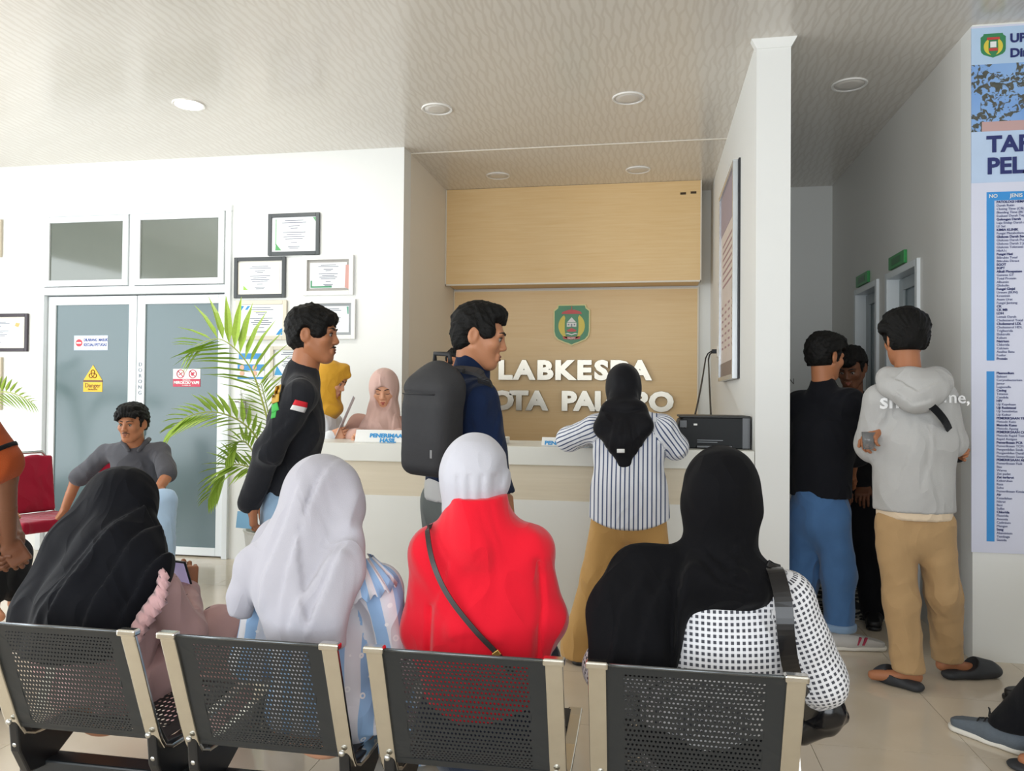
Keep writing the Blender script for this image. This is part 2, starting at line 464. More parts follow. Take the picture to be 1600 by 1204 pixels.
# door wall with the doorway left open
DX0, DX1, DZ = -5.10, -3.335, 2.872
wb = MB().box(-6.6, DX0, YW, YW + 0.17, 0, CEIL).box(DX1, XL, YW, YW + 0.17, 0, CEIL).box(DX0, DX1, YW, YW + 0.17, DZ, CEIL)
tag(wb.build('wall_back', M_WALL), kind='structure')
tag(box('wall_alcove_left', XL - 0.12, XL, 5.925, YE, 0, CEIL, M_BEIGE), kind='structure')
tag(box('wall_alcove_back', XL - 0.12, XC + 0.3, YE, YE + 0.1, 0, CEIL, M_WALL), kind='structure')
pil = tag(box('wall_pillar', XA, XB, YF, YE, 0, CEIL, M_WALL), kind='structure')
tag(MB().prism([(XA - 0.03, YF - 0.02, CEIL), (XA, YF - 0.006, CEIL - 0.05), (XB, YF - 0.006, CEIL - 0.05), (XB + 0.03, YF - 0.02, CEIL)], (0, 0.05, 0)).build('trim_2', M_WALL), kind='structure')
# corridor right wall with two doorways, and the wall that carries the price banner
d1, d2 = (5.08, 5.73, 2.21), (5.93, 6.55, 2.21)
M_GREYWALL = mat('white_corridor_paint', '#e9e7e2', 0.55, var=0.015, scale=2)
wr = MB().box(XC, XC + 0.15, YF + 0.15, d1[0], 0, CEIL).box(XC, XC + 0.15, d1[1], d2[0], 0, CEIL).box(XC, XC + 0.15, d2[1], YE, 0, CEIL)
wr.box(XC, XC + 0.15, d1[0], d1[1], d1[2], CEIL).box(XC, XC + 0.15, d2[0], d2[1], d2[2], CEIL)
tag(wr.build('wall_right', M_GREYWALL), kind='structure')
tag(box('wall_banner', XC, 4.5, YF, YF + 0.15, 0, CEIL, M_WALL), kind='structure')
tag(box('wall_far_right', 4.5, 4.6, -3.5, YF + 0.15, 0, CEIL, M_WALL), kind='structure')
# left wall with a window opening, and the glazed front behind the camera
wl = MB().box(-6.6, -6.5, -3.5, -0.2, 0, CEIL).box(-6.6, -6.5, 4.6, 5.92, 0, CEIL).box(-6.6, -6.5, -0.2, 4.6, 0, 0.35).box(-6.6, -6.5, -0.2, 4.6, 2.85, CEIL)
tag(wl.build('wall_left', M_WALL), kind='structure')
tag(MB().box(-6.6, 4.5, -3.5, -3.4, 2.95, CEIL).box(-6.6, -5.6, -3.5, -3.4, 0, 2.95).box(3.6, 4.5, -3.5, -3.4, 0, 2.95).build('wall_front', M_WALL), kind='structure')
wf = MB()
for i in range(7): wf.box(-5.6 + i * 9.2 / 6 - 0.03, -5.6 + i * 9.2 / 6 + 0.03, -3.49, -3.43, 0, 2.95)
wf.box(-5.6, 3.6, -3.49, -3.43, 2.2, 2.26)
tag(wf.build('window_1', M_ALU), kind='structure')
wf = MB()
for i in range(4): wf.box(-6.58, -6.52, -0.2 + i * 1.6 - 0.03, -0.2 + i * 1.6 + 0.03, 0.35, 2.85)
tag(wf.build('window_2', M_ALU), kind='structure')

# ------------------------------------------------------------------ double door with two transom lights
M_FROST = mat('frosted_green_grey_glass', '#566a6e', 0.18, var=0.05, scale=1.5, spec=0.5)
M_TRANS = mat('dim_transom_glass', '#6f756d', 0.08, var=0.10, scale=2.0, spec=0.6)
M_DARK = mat('dark_gap', '#2b2d2f', 0.7)
dr = tag(empty('door_1', ((DX0 + DX1) / 2, YW, 0)), kind='structure')
fy0, fy1 = YW - 0.03, YW + 0.10
fr = MB().box(DX0, DX0 + 0.05, fy0, fy1, 0, DZ - .05).box(DX1 - 0.05, DX1, fy0, fy1, 0, DZ - .05).box(DX0, DX1, fy0, fy1, DZ - 0.05, DZ).box(DX0 + .05, DX1 - .05, fy0, fy1, 2.16, 2.225)
fr.box(-4.252, -4.198, fy0, fy1, 2.225, DZ - 0.05)
fr.build('door_frame', M_ALU, dr, bevel=0.004)
box('door_backing', DX0 + .05, DX1 - .05, YW + 0.12, YW + 0.16, 0, DZ - .05, M_DARK, dr)
def leaf(name, x0, x1, z0, z1, st, y, glass, parent, rail=None):
    rail = rail or st
    s = MB().box(x0, x0 + st, y, y + 0.04, z0, z1).box(x1 - st, x1, y, y + 0.04, z0, z1).box(x0 + st, x1 - st, y, y + 0.04, z1 - st, z1).box(x0 + st, x1 - st, y, y + 0.04, z0, z0 + rail)
    o = s.build(name, M_ALU, parent, bevel=0.003)
    box('pane', x0 + st, x1 - st, y + 0.014, y + 0.022, z0 + rail, z1 - st, glass, o)
    return o
leaf('transom_light', DX0 + .054, -4.256, 2.23, DZ - .054, .05, YW - .045, M_TRANS, dr)
leaf('transom_light', -4.194, DX1 - .054, 2.23, DZ - .054, .05, YW - .045, M_TRANS, dr)
leaf('door_leaf', DX0 + .056, -4.205, 0.012, 2.15, .072, YW + .012, M_FROST, dr, .065)
lf = leaf('door_leaf', -4.198, DX1 - .054, 0.012, 2.15, .072, YW + .012, M_FROST, dr, .065)
M_BLUEINK = mat('blue_print', '#3b55a0', 0.5)
M_GREYINK = mat('grey_print', '#8a94a0', 0.5)
text('door_lettering', 'D\nO\nR\nO\nN\nG', (-4.162, YW + .009, 1.56), 0.045, M_GREYINK, lf, align='CENTER', lines=1.05)
box('handle', -4.178, -4.146, YW - .03, YW + .012, 0.98, 1.16, mat('brushed_steel', '#b9bdbf', .3, 1), lf, bevel=.004)

# corridor doors
M_CDOOR = mat('grey_blue_door', '#aeb6b8', 0.4)
for n, (ya, yb, zt) in enumerate((d1, d2)):
    d = tag(empty('door_%d' % (n + 2), (XC, (ya + yb) / 2, 0)), kind='structure')
    MB().box(XC - .02, XC + .13, ya, ya + .045, 0, zt).box(XC - .02, XC + .13, yb - .045, yb, 0, zt).box(XC - .02, XC + .13, ya + .045, yb - .045, zt - .045, zt).build('door_frame', M_ALU, d, bevel=.003)
    s = MB().box(XC + .06, XC + .1, ya + .05, ya + .13, .01, zt - .05).box(XC + .06, XC + .1, yb - .13, yb - .05, .01, zt - .05).box(XC + .06, XC + .1, ya + .13, yb - .13, zt - .13, zt - .05).box(XC + .06, XC + .1, ya + .13, yb - .13, .01, .9)
    lf2 = s.build('door_leaf', M_CDOOR, d, bevel=.003)
    box('pane', XC + .075, XC + .085, ya + .13, yb - .13, .9, zt - .13, M_FROST, lf2)
    box('handle', XC + .03, XC + .06, ya + .08, ya + .1, .95, 1.1, MATS['brushed_steel'], lf2)

# ------------------------------------------------------------------ ceiling downlights
M_RING = mat('downlight_ring', '#f4f2ee', 0.35)
M_LENS = mat('unlit_downlight_lens', '#e2ddd6', 0.3)
M_LIT = mat('lit_downlight_lens', '#fffdf6', 0.3, emit=14)
lamps = [((295, 163), 'lit round ceiling downlight above the glass double door', 1), ((683, 170), 'unlit round downlight in front of the alcove, left one', 0), ((982, 153), 'unlit round downlight in front of the alcove, beside the pillar', 0),
         ((1327, 132), 'unlit round downlight at the mouth of the corridor', 0), ((780, 277), 'unlit round downlight inside the alcove, above the lettering on the left', 0), ((997, 266), 'unlit round downlight inside the alcove, right one above the wood panel', 0)]
for (px, lab, lit) in lamps:
    c = PZ(px[0], px[1], CEIL); c[2] = CEIL
    if c[1] > 6.6: c[1] = 6.62
    e = empty('ceiling_downlight', c, lab, 'light', 'ceiling downlights')
    MB().lathe(c, [(.088, 0), (.09, -.006), (.102, -.008), (.106, -.004), (.106, 0)], 40).build('ring', M_RING, e)
    MB().lathe(c, [(.087, -.001), (.087, -.004), (.05, -.0055), (.0, -.006)], 40).build('lens', M_LIT if lit else M_LENS, e, smooth=True)
    if lit:
        l = bpy.data.lights.new('downlight_glow', 'AREA'); l.shape = 'DISK'; l.size = .16; l.energy = 14; l.color = (1, .97, .9)
        lo = bpy.data.objects.new('downlight_glow', l); COL.objects.link(lo); lo.parent = e; lo.location = (0, 0, -.012)

# ------------------------------------------------------------------ wood panels of the alcove
def wood(name, a, b_, sc=1.0, rough=.42):
    m, nt, b = newmat(name)
    tc = N(nt, 'ShaderNodeTexCoord'); mp = N(nt, 'ShaderNodeMapping'); mp.inputs['Scale'].default_value = (1.2 * sc, 6 * sc, 26 * sc)
    nt.links.new(tc.outputs['Object'], mp.inputs[0])
    nz = N(nt, 'ShaderNodeTexNoise'); nz.inputs['Scale'].default_value = 2.2; nz.inputs['Detail'].default_value = 8; nz.inputs['Distortion'].default_value = .6
    nt.links.new(mp.outputs[0], nz.inputs['Vector'])
    n2 = N(nt, 'ShaderNodeTexNoise'); n2.inputs['Scale'].default_value = 1.6; nt.links.new(tc.outputs['Object'], n2.inputs['Vector'])
    f = mth(nt, 'ADD', mth(nt, 'MULTIPLY', nz.outputs['Fac'], .7), mth(nt, 'MULTIPLY', n2.outputs['Fac'], .3))
    nt.links.new(mix_rgb(nt, f, lin(a), lin(b_)), b.inputs['Base Color'])
    b.inputs['Roughness'].default_value = rough; b.inputs['Specular IOR Level'].default_value = .4
    return m
M_WOOD = wood('honey_wood_laminate', '#dfb575', '#f5d9a9')
M_WOOD2 = wood('pale_wood_laminate', '#e6c189', '#f7dcae', .8)
M_TRIMW = mat('ivory_edge_trim', '#e9dfce', .4)
up = empty('upper_wall_panel', ((XL + .469) / 2, YU, 2.36), 'honey wood box panel under the alcove ceiling, above the emblem', 'panel')
zt0 = 2.372
box('board', XL + .012, .457, YU, YE, zt0 + .014, CEIL - .002, M_WOOD, up)
MB().box(XL + .004, .465, YU - .006, YU + .02, zt0, zt0 + .014).box(.457, .467, YU - .006, YU + .02, zt0, CEIL).box(XL + .002, XL + .012, YU - .006, YU + .02, zt0, CEIL - .002).build('edge_trim', M_TRIMW, up)
MB().box(.28, .33, YU - .003, YU, 3.155, 3.175).box(.37, .42, YU - .003, YU, 3.16, 3.18).build('scuff_marks', mat('dark_scuff', '#4a3a28', .8), up)
lp = empty('lower_wall_panel', (-.71, YE, .3), 'pale wood panel behind the counter carrying the metal lettering', 'panel')
box('board', XL + .01, .455, YE - .03, YE, .25, zt0 - .005, M_WOOD2, lp)
MB().box(.455, .467, YE - .034, YE, .25, zt0 - .001).box(XL + .002, XL + .01, YE - .034, YE, .25, zt0 - .001).box(XL + .01, .455, YE - .034, YE - .02, zt0 - .016, zt0 - .005).build('edge_trim', M_TRIMW, lp)
YP = YE - .031

# ------------------------------------------------------------------ reception counter
M_CTOP = mat('pale_grey_counter_laminate', '#e4e4dc', .28, var=.02)
M_CWHITE = mat('white_counter_front', '#e8e9e4', .35, var=.02)
M_CWOOD = wood('bleached_oak_band', '#d2c6ae', '#e8dec9', .9)
ct = empty('reception_counter', (-.7, YF + .3, 0), 'white reception counter with a bleached oak band, in front of the alcove', 'counter')
CX0, CX1 = -2.02, XA
MB().box(CX0 - .03, CX1 - .002, YF, YF + .60, .945, 1.05).build('worktop', M_CTOP, ct, bevel=.004)
box('wood_band', CX0, CX1 - .002, YF + .03, YF + .05, .745, .945, M_CWOOD, ct)
MB().box(CX0, CX1 - .002, YF + .025, YF + .05, .09, .745).box(CX0, CX0 + .03, YF + .05, YF + .55, .09, .945).build('front_panel', M_CWHITE, ct, bevel=.002)
box('plinth', CX0 + .02, CX1 - .002, YF + .04, YF + .5, 0, .09, mat('counter_plinth', '#cfd0cb', .4), ct)

# ------------------------------------------------------------------ emblem and lettering on the wood panel
M_GREEN = mat('emblem_green', '#3f8a5c', .35); M_GOLD = mat('emblem_cream_gold', '#e6dc9a', .35); M_RED = mat('emblem_red', '#cf4a48', .4); M_YEL = mat('emblem_yellow', '#e3cf4e', .4)
M_WHITE = mat('white_print', '#f3f3f0', .5); M_BLACK = mat('black_print', '#23262c', .5); M_GREY = mat('grey_line_print', '#9aa0a8', .6)
def shield_pts(cx, cz, w, h, y):
    P_ = [(-.38, .5), (.38, .5), (.40, .43), (.5, .36), (.5, -.15), (.47, -.27), (.38, -.36), (.2, -.43), (.08, -.46), (0, -.5)]
    full = P_ + [(-x, z) for x, z in P_[::-1][1:-2]]
    full = [(-.38, .5), (.38, .5), (.40, .43), (.5, .36), (.5, -.15), (.47, -.27), (.38, -.36), (.2, -.43), (.08, -.465), (0, -.5), (-.08, -.465), (-.2, -.43), (-.38, -.36), (-.47, -.27), (-.5, -.15), (-.5, .36), (-.40, .43)]
    return [(cx + x * w, y, cz + z * h) for x, z in full]
def crescent(cx, cz, r, side, y, n=14):
    o = [(cx + side * r * math.sin(math.radians(a)), y, cz + r * math.cos(math.radians(a))) for a in np.linspace(35, 165, n)]
    i = [(cx + side * (r * .42 + r * .1 * math.sin(math.radians(a))), y, cz + r * .75 * math.cos(math.radians(a))) for a in np.linspace(165, 35, n)]
    return o + i
def emblem(e, cx, cz, w, h, y, t=.02, wd=1):
    MB().prism(shield_pts(cx, cz, w, h, y - t), (0, t, 0)).build('rim', M_GOLD, e)
    MB().prism(shield_pts(cx, cz, w * .93, h * .94, y - t - .003), (0, .004, 0)).build('field', M_GREEN, e)
    yy = y - t - .006; d = (0, .004, 0)
    s = MB()
    for sd in (-1, 1): s.prism(crescent(cx, cz - .02 * h, w * .36, sd, yy), d)
    s.build('yellow_crescents', M_YEL, e)
    MB().prism([(cx - .28 * w, yy, cz + .27 * h), (cx + .28 * w, yy, cz + .27 * h), (cx + .25 * w, yy, cz + .32 * h), (cx + .08 * w, yy, cz + .37 * h), (cx - .08 * w, yy, cz + .37 * h), (cx - .25 * w, yy, cz + .32 * h)], d).box(cx - .01 * w, cx + .01 * w, yy, yy + .004, cz + .37 * h, cz + .45 * h).build('red_canopy', M_RED, e)
    MB().prism([(cx - .12 * w, yy, cz + .07 * h), (cx + .12 * w, yy, cz + .07 * h), (cx + .05 * w, yy, cz + .14 * h), (cx, yy, cz + .19 * h), (cx - .05 * w, yy, cz + .14 * h)], d).box(cx - .13 * w, cx + .13 * w, yy, yy + .004, cz - .04 * h, cz + .06 * h).build('white_house', M_WHITE, e)
    MB().box(cx - .02 * w, cx + .02 * w, yy - .001, yy, cz - .04 * h, cz + .03 * h).box(cx - .1 * w, cx - .06 * w, yy - .001, yy, cz - .01 * h, cz + .03 * h).box(cx + .06 * w, cx + .1 * w, yy - .001, yy, cz - .01 * h, cz + .03 * h).build('house_doors', M_GREY, e)
    MB().prism([(cx - .14 * w, yy, cz - .13 * h), (cx, yy, cz - .07 * h), (cx + .14 * w, yy, cz - .13 * h), (cx + .1 * w, yy, cz - .16 * h), (cx - .1 * w, yy, cz - .16 * h)], d).build('red_knot', M_RED, e)
    MB().prism([(cx - .2 * w, yy, cz - .22 * h), (cx - .1 * w, yy, cz - .19 * h), (cx, yy, cz - .22 * h), (cx + .1 * w, yy, cz - .19 * h), (cx + .2 * w, yy, cz - .22 * h), (cx + .1 * w, yy, cz - .215 * h), (cx, yy, cz - .245 * h), (cx - .1 * w, yy, cz - .215 * h)], d).build('open_book', M_WHITE, e)
    MB().prism([(cx - .24 * w, yy, cz - .27 * h), (cx, yy, cz - .29 * h), (cx + .24 * w, yy, cz - .27 * h), (cx + .22 * w, yy, cz - .335 * h), (cx, yy, cz - .35 * h), (cx - .22 * w, yy, cz - .335 * h)], d).build('red_ribbon', M_RED, e)
    if wd: text('ribbon_lettering', 'PALOPO', (cx, yy - .002, cz - .335 * h), .05 * h, M_WHITE, e, align='CENTER', bold=.0006)
ec = P(893.5, 508, YP)
e = empty('wall_emblem', ec, 'green shield city emblem on the wood panel above the lettering', 'emblem')
emblem(e, ec[0], ec[2], .352, .395, YP)

M_STEEL = mat('polished_steel_letters', '#b3aea2', .3, 1.0, var=.12, scale=9)
M_STSIDE = mat('letter_side_steel', '#8d8878', .35, 1.0)
def letters(word, x0, x1, zb, cap, label, slots):
    e = empty('metal_lettering', ((x0 + x1) / 2, YP, zb), label, 'lettering')
    n = len(word)
    for k, ch in enumerate(word):
        if ch == ' ': continue
        o = text('letter', ch, ((slots[k] if slots else x0 + (k + .5) * (x1 - x0) / n), YP - .035, zb), cap / .73, M_STEEL, e, extrude=.016, bold=.012, align='CENTER', sx=1.12)
        o.data.bevel_depth = .002
    return e
s1 = [P(x, 590, YP)[0] for x in (790, 820, 852, 882, 913, 940, 970, 1000)]
letters('LABKESDA', s1[0] - .1, s1[-1] + .1, 1.508, .178, 'upper row of raised steel letters reading LABKESDA', s1)
s2 = [P(x, 638, YP)[0] for x in (758, 786, 812, 840, 860, 889, 914, 940, 966, 999, 1033)]
letters('KOTA PALOPO', s2[0] - .1, s2[-1] + .1, 1.215, .178, 'lower row of raised steel letters reading KOTA PALOPO', s2)

# ------------------------------------------------------------------ framed certificates on the door wall
def certificate(r, label, fcol, fw, mount=None, decor=(), tilt=0.0, inner=None):
    a, b = P(r[0], r[1], YW), P(r[2], r[3], YW)
    x0, x1, z1, z0 = a[0], b[0], a[2], b[2]
    y = YW - .002
    e = empty('framed_certificate', ((x0 + x1) / 2, y, z0), label, 'certificate', 'certificates around the glass door')
    fm = mat('frame_' + fcol[1:], fcol, .4)
    s = MB().box(x0, x0 + fw, y - .022, y, z0, z1).box(x1 - fw, x1, y - .022, y, z0, z1).box(x0 + fw, x1 - fw, y - .022, y, z1 - fw, z1).box(x0 + fw, x1 - fw, y - .022, y, z0, z0 + fw)
    s.build('frame', fm, e, bevel=.003)
    px0, px1, pz0, pz1 = x0 + fw, x1 - fw, z0 + fw, z1 - fw
    if mount:
        box('mount', px0, px1, y - .006, y, pz0, pz1, mat('mount_' + mount[1:], mount, .5), e)
        m_ = .022; px0 += m_; px1 -= m_; pz0 += m_; pz1 -= m_
    pap = box('paper', px0, px1, y - .009, y - .005, pz0, pz1, mat('certificate_paper', '#f2f4f8', .35, coat=.3), e)
    w, h = px1 - px0, pz1 - pz0; yy = y - .0095
    s = MB(); cx = (px0 + px1) / 2
    for fz, fwd in ((.90, .42), (.84, .55), (.74, .26), (.68, .16), (.56, .52), (.49, .34), (.43, .48), (.37, .4), (.26, .14), (.14, .26), (.10, .2)):
        s.box(cx - w * fwd / 2, cx + w * fwd / 2, yy, yy + .001, pz0 + h * fz - .0028, pz0 + h * fz + .0028)
    s.build('print_lines', mat('certificate_ink', '#737a86', .6), pap)
    for nm, col, pts in decor:
        MB().prism([(px0 + u * w, yy - .0005, pz0 + v * h) for u, v in pts], (0, .001, 0)).build(nm, mat('decor_' + col[1:], col, .5), pap)
    if tilt: e.rotation_euler[1] = tilt
    return e
grn = ('green_corner', '#5aa463', [(.08, .04), (.22, .04), (.09, .25)]); gl = ('green_border', '#7cbd84', [(.08, .2), (.1, .2), (.1, .95), (.08, .95)]); gt = ('green_corner', '#67ab78', [(.92, .98), (.99, .98), (.99, .85)])
lime = ('green_corner', '#9ccb50', [(.08, .06), (.2, .06), (.08, .22)])
certificate((421, 335, 500, 398), 'certificate in a charcoal frame, topmost of the group beside the door', '#4c5154', .03, None, (grn, gl, gt), .0)
certificate((368, 403, 447, 465), 'certificate in a charcoal frame with cream margin, close beside the door frame', '#43474a', .03, '#f3efe4', (lime,), 0)
certificate((475, 400, 553, 461), 'certificate in a white frame with grey and pink mount, right of the group', '#f4f4f1', .036, '#a09d98', (('green_border', '#3e8f62', [(.02, .02), (.6, .02), (.6, .08), (.06, .08), (.06, .3), (.02, .3)]), ('pink_border', '#cf9d94', [(.95, .02), (1.06, -.05), (1.06, .9), (.97, .9)])), 0)
certificate((370, 470, 449, 531), 'certificate in a beige frame with blue corner shapes, above the palm', '#d9d1c0', .034, None, (('blue_corner', '#2a8fd0', [(.02, .78), (.02, .96), (.1, .96)]), ('blue_bar', '#2a8fd0', [(.12, .84), (.18, .96), (.24, .96), (.18, .84)]), ('blue_corner', '#2a8fd0', [(.84, .03), (.99, .03), (.99, .25), (.93, .2)]), ('lime_line', '#b9cc55', [(.32, .77), (.62, .77), (.62, .79), (.32, .79)])), 0)
certificate((483, 468, 556, 530), 'certificate in a white frame with grey mount, behind the head of the man in black', '#f2f2ef', .034, '#9fa3a6', (('green_corner', '#6aa894', [(.93, .98), (.99, .98), (.99, .7), (.96, .7)]),), 0)
certificate((424, 541, 482, 594), 'certificate in a beige frame half hidden by the neck of the man in black', '#dad3c3', .03, None, (('blue_corner', '#3f9fd6', [(.02, .05), (.3, .05), (.1, .4)]),), 0)
certificate((-62, 491, 45, 549), 'certificate in a dark brown frame at the left picture edge', '#3a3138', .028, '#efe8d8', (('gold_flower', '#d6b56c', [(.86, .75), (.92, .7), (.95, .85), (.88, .88)]),), 0)
certificate((-62, 346, 4, 402), 'certificate in a beige frame, upper one at the left picture edge', '#cfc3ae', .03, None, (), 0)
certificate((-62, 558, 4, 640), 'certificate in a tan frame, lower one at the left picture edge', '#cbbfa9', .03, None, (), 0)
# blue instruction strips
a, b = P(372, 551, YW), P(413, 592, YW)
e = empty('instruction_poster', ((a[0] + b[0]) / 2, YW, b[2]), 'small blue and white instruction poster behind the palm leaf', 'poster')
box('sheet', a[0], b[0], YW - .004, YW - .001, b[2], a[2], M_WHITE, e)
M_BLUE = mat('poster_blue', '#3f92d2', .5); hh = a[2] - b[2]
box('blue_strip', a[0] + .01, b[0] - .02, YW - .006, YW - .003, a[2] - .24 * hh, a[2] - .02 * hh, M_BLUE, e)
box('blue_strip', a[0], b[0], YW - .006, YW - .003, a[2] - .68 * hh, a[2] - .44 * hh, M_BLUE, e)
box('blue_strip', a[0], b[0], YW - .006, YW - .003, b[2], b[2] + .08 * hh, M_BLUE, e)
for k in range(4):
    MB().lathe((a[0] + .04 + (k % 2) * .11, YW - .008, a[2] - (.56 if k < 2 else .78) * hh), [(.02, 0), (.02, .003)], 14, (0, 1, 0)).build('round_picture', mat('poster_peach', '#e9b79c', .6), e)
# soap dispenser on the wall
c = P(383, 634, YW)
e = empty('soap_dispenser', (c[0], YW, c[2] - .11), 'white pump soap dispenser in a metal wall bracket beside the palm', 'dispenser')
bc = (c[0] - .01, YW - .055, c[2] - .1)
MB().lathe(bc, [(.03, 0), (.036, .008), (.036, .15), (.03, .165), (.014, .175), (.014, .19)], 20).build('bottle', mat('dispenser_white', '#eceeed', .35), e, smooth=True)
MB().lathe((bc[0], bc[1], bc[2] + .19), [(.016, 0), (.016, .015), (.006, .017), (.006, .04)], 14).tube([(bc[0], bc[1], bc[2] + .232), (bc[0] + .02, bc[1] - .01, bc[2] + .236), (bc[0] + .045, bc[1] - .02, bc[2] + .226)], .006, 8).build('pump', MATS['dispenser_white'], e, smooth=True)
s = MB()
for zz in (0.0, .135): s.tube([(bc[0] + .042 * math.cos(t), bc[1] + .042 * math.sin(t), bc[2] + zz) for t in np.linspace(0, 2 * math.pi, 20)], .0045, 6)
s.box(bc[0] - .012, bc[0] + .012, YW - .02, YW - .001, bc[2] - .0, bc[2] + .14).tube([(bc[0] + .042, bc[1], bc[2]), (bc[0] + .058, bc[1] - .01, bc[2] + .07), (bc[0] + .042, bc[1], bc[2] + .135)], .004, 6)
s.build('bracket', mat('bracket_steel', '#9a968c', .3, 1), e)

# ------------------------------------------------------------------ signs stuck on the door glass
yg = YW + .012 + .0135
def rect(r, y=yg): a, b = P(r[0], r[1], y), P(r[2], r[3], y); return a[0], b[0], b[2], a[2]
x0, x1, z0, z1 = rect((117, 525, 168, 546))
e = empty('no_entry_sign', ((x0 + x1) / 2, yg, z0), 'white no entry sign with blue words on the left door glass', 'sign')
box('plate', x0, x1, yg - .004, yg, z0, z1, M_WHITE, e); box('border', x0 - .006, x1 + .006, yg - .002, yg, z0 - .006, z1 + .006, mat('sign_grey_border', '#b4c3d6', .5), e)
c = (x0 + .045, yg - .006, (z0 + z1) / 2)
MB().lathe(c, [(.031, 0), (.031, .003)], 24, (0, 1, 0)).build('red_disc', mat('sign_red', '#cc2236', .45), e)
box('white_bar', c[0] - .022, c[0] + .022, yg - .008, yg - .005, c[2] - .006, c[2] + .006, M_WHITE, e)
text('sign_words', 'DILARANG  MASUK\nKECUALI PETUGAS', (x0 + .09, yg - .005, c[2] + .014), .033, M_BLUEINK, e, bold=.0009, lines=1.25, sx=.78)
x0, x1, z0, z1 = rect((131, 570, 160, 612)); cx = (x0 + x1) / 2
M_SIGNY = mat('warning_yellow', '#f2c31d', .45); M_SIGNB = mat('warning_brown', '#7a4a0a', .5)
e = empty('biohazard_sign', (cx, yg, z0), 'yellow biohazard triangle sign with the word Danger on the left door glass', 'sign')
zm = z0 + (z1 - z0) * .36
MB().prism([(cx - .088, yg - .003, zm + .018), (cx + .088, yg - .003, zm + .018), (cx, yg - .003, z1)], (0, .003, 0)).build('triangle', M_SIGNY, e)
box('brown_bar', cx - .092, cx + .092, yg - .0035, yg, zm + .004, zm + .016, M_SIGNB, e)
box('plate', x0, x1, yg - .003, yg, z0, zm, M_SIGNY, e)
text('sign_words', 'Danger', (cx, yg - .004, z0 + .038), .05, M_SIGNB, e, align='CENTER', bold=.0004)
text('small_words', 'Biohazard', (cx, yg - .004, z0 + .014), .022, M_SIGNB, e, align='CENTER')
s = MB(); bc = np.array([cx, yg - .005, zm + .065])
for k in range(3):
    t0 = math.radians(90 + 120 * k); ctr = bc + np.array([math.cos(t0), 0, math.sin(t0)]) * .021
    s.tube([ctr + .017 * np.array([math.cos(t), 0, math.sin(t)]) for t in np.linspace(t0 - 2.5 + math.pi * 0, t0 + 2.5, 16)], [.0015] + [.0034] * 14 + [.0015], 5)
s.tube([bc + .013 * np.array([math.cos(t), 0, math.sin(t)]) for t in np.linspace(0, 6.283, 18)], .0022, 5)
s.build('biohazard_mark', M_SIGNB, e)
x0, x1, z0, z1 = rect((271, 576, 313, 604)); cx = (x0 + x1) / 2; zm = z0 + (z1 - z0) * .44
e = empty('no_smoking_sign', (cx, yg, z0), 'white and red no smoking no vaping sign on the right door glass', 'sign')
box('plate', x0, x1, yg - .003, yg, zm, z1, M_WHITE, e)
M_SR = mat('sign_crimson', '#c83a55', .5)
box('red_plate', x0, x1, yg - .003, yg, z0, zm, M_SR, e)
text('sign_words', 'MEROKOK/ VAPE', (cx, yg - .004, z0 + .022), .034, M_WHITE, e, align='CENTER', bold=.001, sx=.88)
text('small_words', 'DILARANG', (cx, yg - .004, zm - .015), .014, M_WHITE, e, align='CENTER', bold=.0003)
text('small_words', 'DI AREA INI', (cx, yg - .004, z0 + .006), .015, M_WHITE, e, align='CENTER')
for k, sd in enumerate((-1, 1)):
    cc = np.array([cx + sd * .055, yg - .005, (zm + z1) / 2]); s = MB()
    s.tube([cc + .033 * np.array([math.cos(t), 0, math.sin(t)]) for t in np.linspace(0, 6.283, 24)], .0035, 5)
    s.tube([cc + [-.022, 0, .022], cc + [.022, 0, -.022]], .003, 5)
    if k == 0: s.obox(cc, (math.cos(.6), 0, math.sin(.6)), (0, 1, 0), (-math.sin(.6), 0, math.cos(.6)), .02, .001, .003)
    else: s.ball(cc + [-.004, 0, -.002], (.012, .001, .014), 10).ball(cc + [.01, 0, .008], (.008, .001, .006), 8)
    s.build('prohibition_mark', M_SR, e)

# ------------------------------------------------------------------ things on the counter
M_CYAN = mat('cyan_print', '#3a9ad8', .5)
def name_board(px0, px1, py0, py1, Y, lines_, label):
    a, b = P(px0, py0, Y), P(px1, py1, Y); z0 = 1.051
    e = empty('desk_sign', ((a[0] + b[0]) / 2, Y, z0), label, 'sign')
    w, h = b[0] - a[0], a[2] - z0; x0 = a[0]
    MB().prism([(x0, Y, z0), (x0, Y + .004, z0), (x0, Y + .034, z0 + h), (x0, Y + .03, z0 + h)], (w, 0, 0)).prism([(x0, Y + .07, z0), (x0, Y + .074, z0), (x0, Y + .034, z0 + h), (x0, Y + .03, z0 + h)], (w, 0, 0)).build('board', M_WHITE, e)
    for k, l in enumerate(lines_):
        f = (h - .012 - (k + 1) * h * .38) / h
        one = len(lines_) == 1; f = .2 if one else f
        text('words', l, (x0 + w * (.36 if one else .57), Y + .03 * f - .003, z0 + h * f - .004), h * (.72 if one else .46), M_CYAN, e, rx=math.pi / 2 - math.atan2(.03, h), align='CENTER', bold=.0016, sx=1.15)
    return e
name_board(554, 645, 671, 690, YF + .10, ['PENERIMAAN', 'HASIL'], 'white folded desk sign reading PENERIMAAN HASIL on the counter')
name_board(846, 960, 683, 698, YF + .12, ['PENDAFTARAN'], 'white folded desk sign with blue words beside the arm of the woman in stripes')
a = P(735, 690, YF + .12); b = P(788, 690, YF + .12)
tag(MB().box(a[0], b[0], YF + .1, YF + .3, 1.051, 1.09).build('paper_stack', mat('paper_white', '#f1efe8', .7), bevel=.003), 'low white stack of paper on the counter behind the backpack man', 'paper')

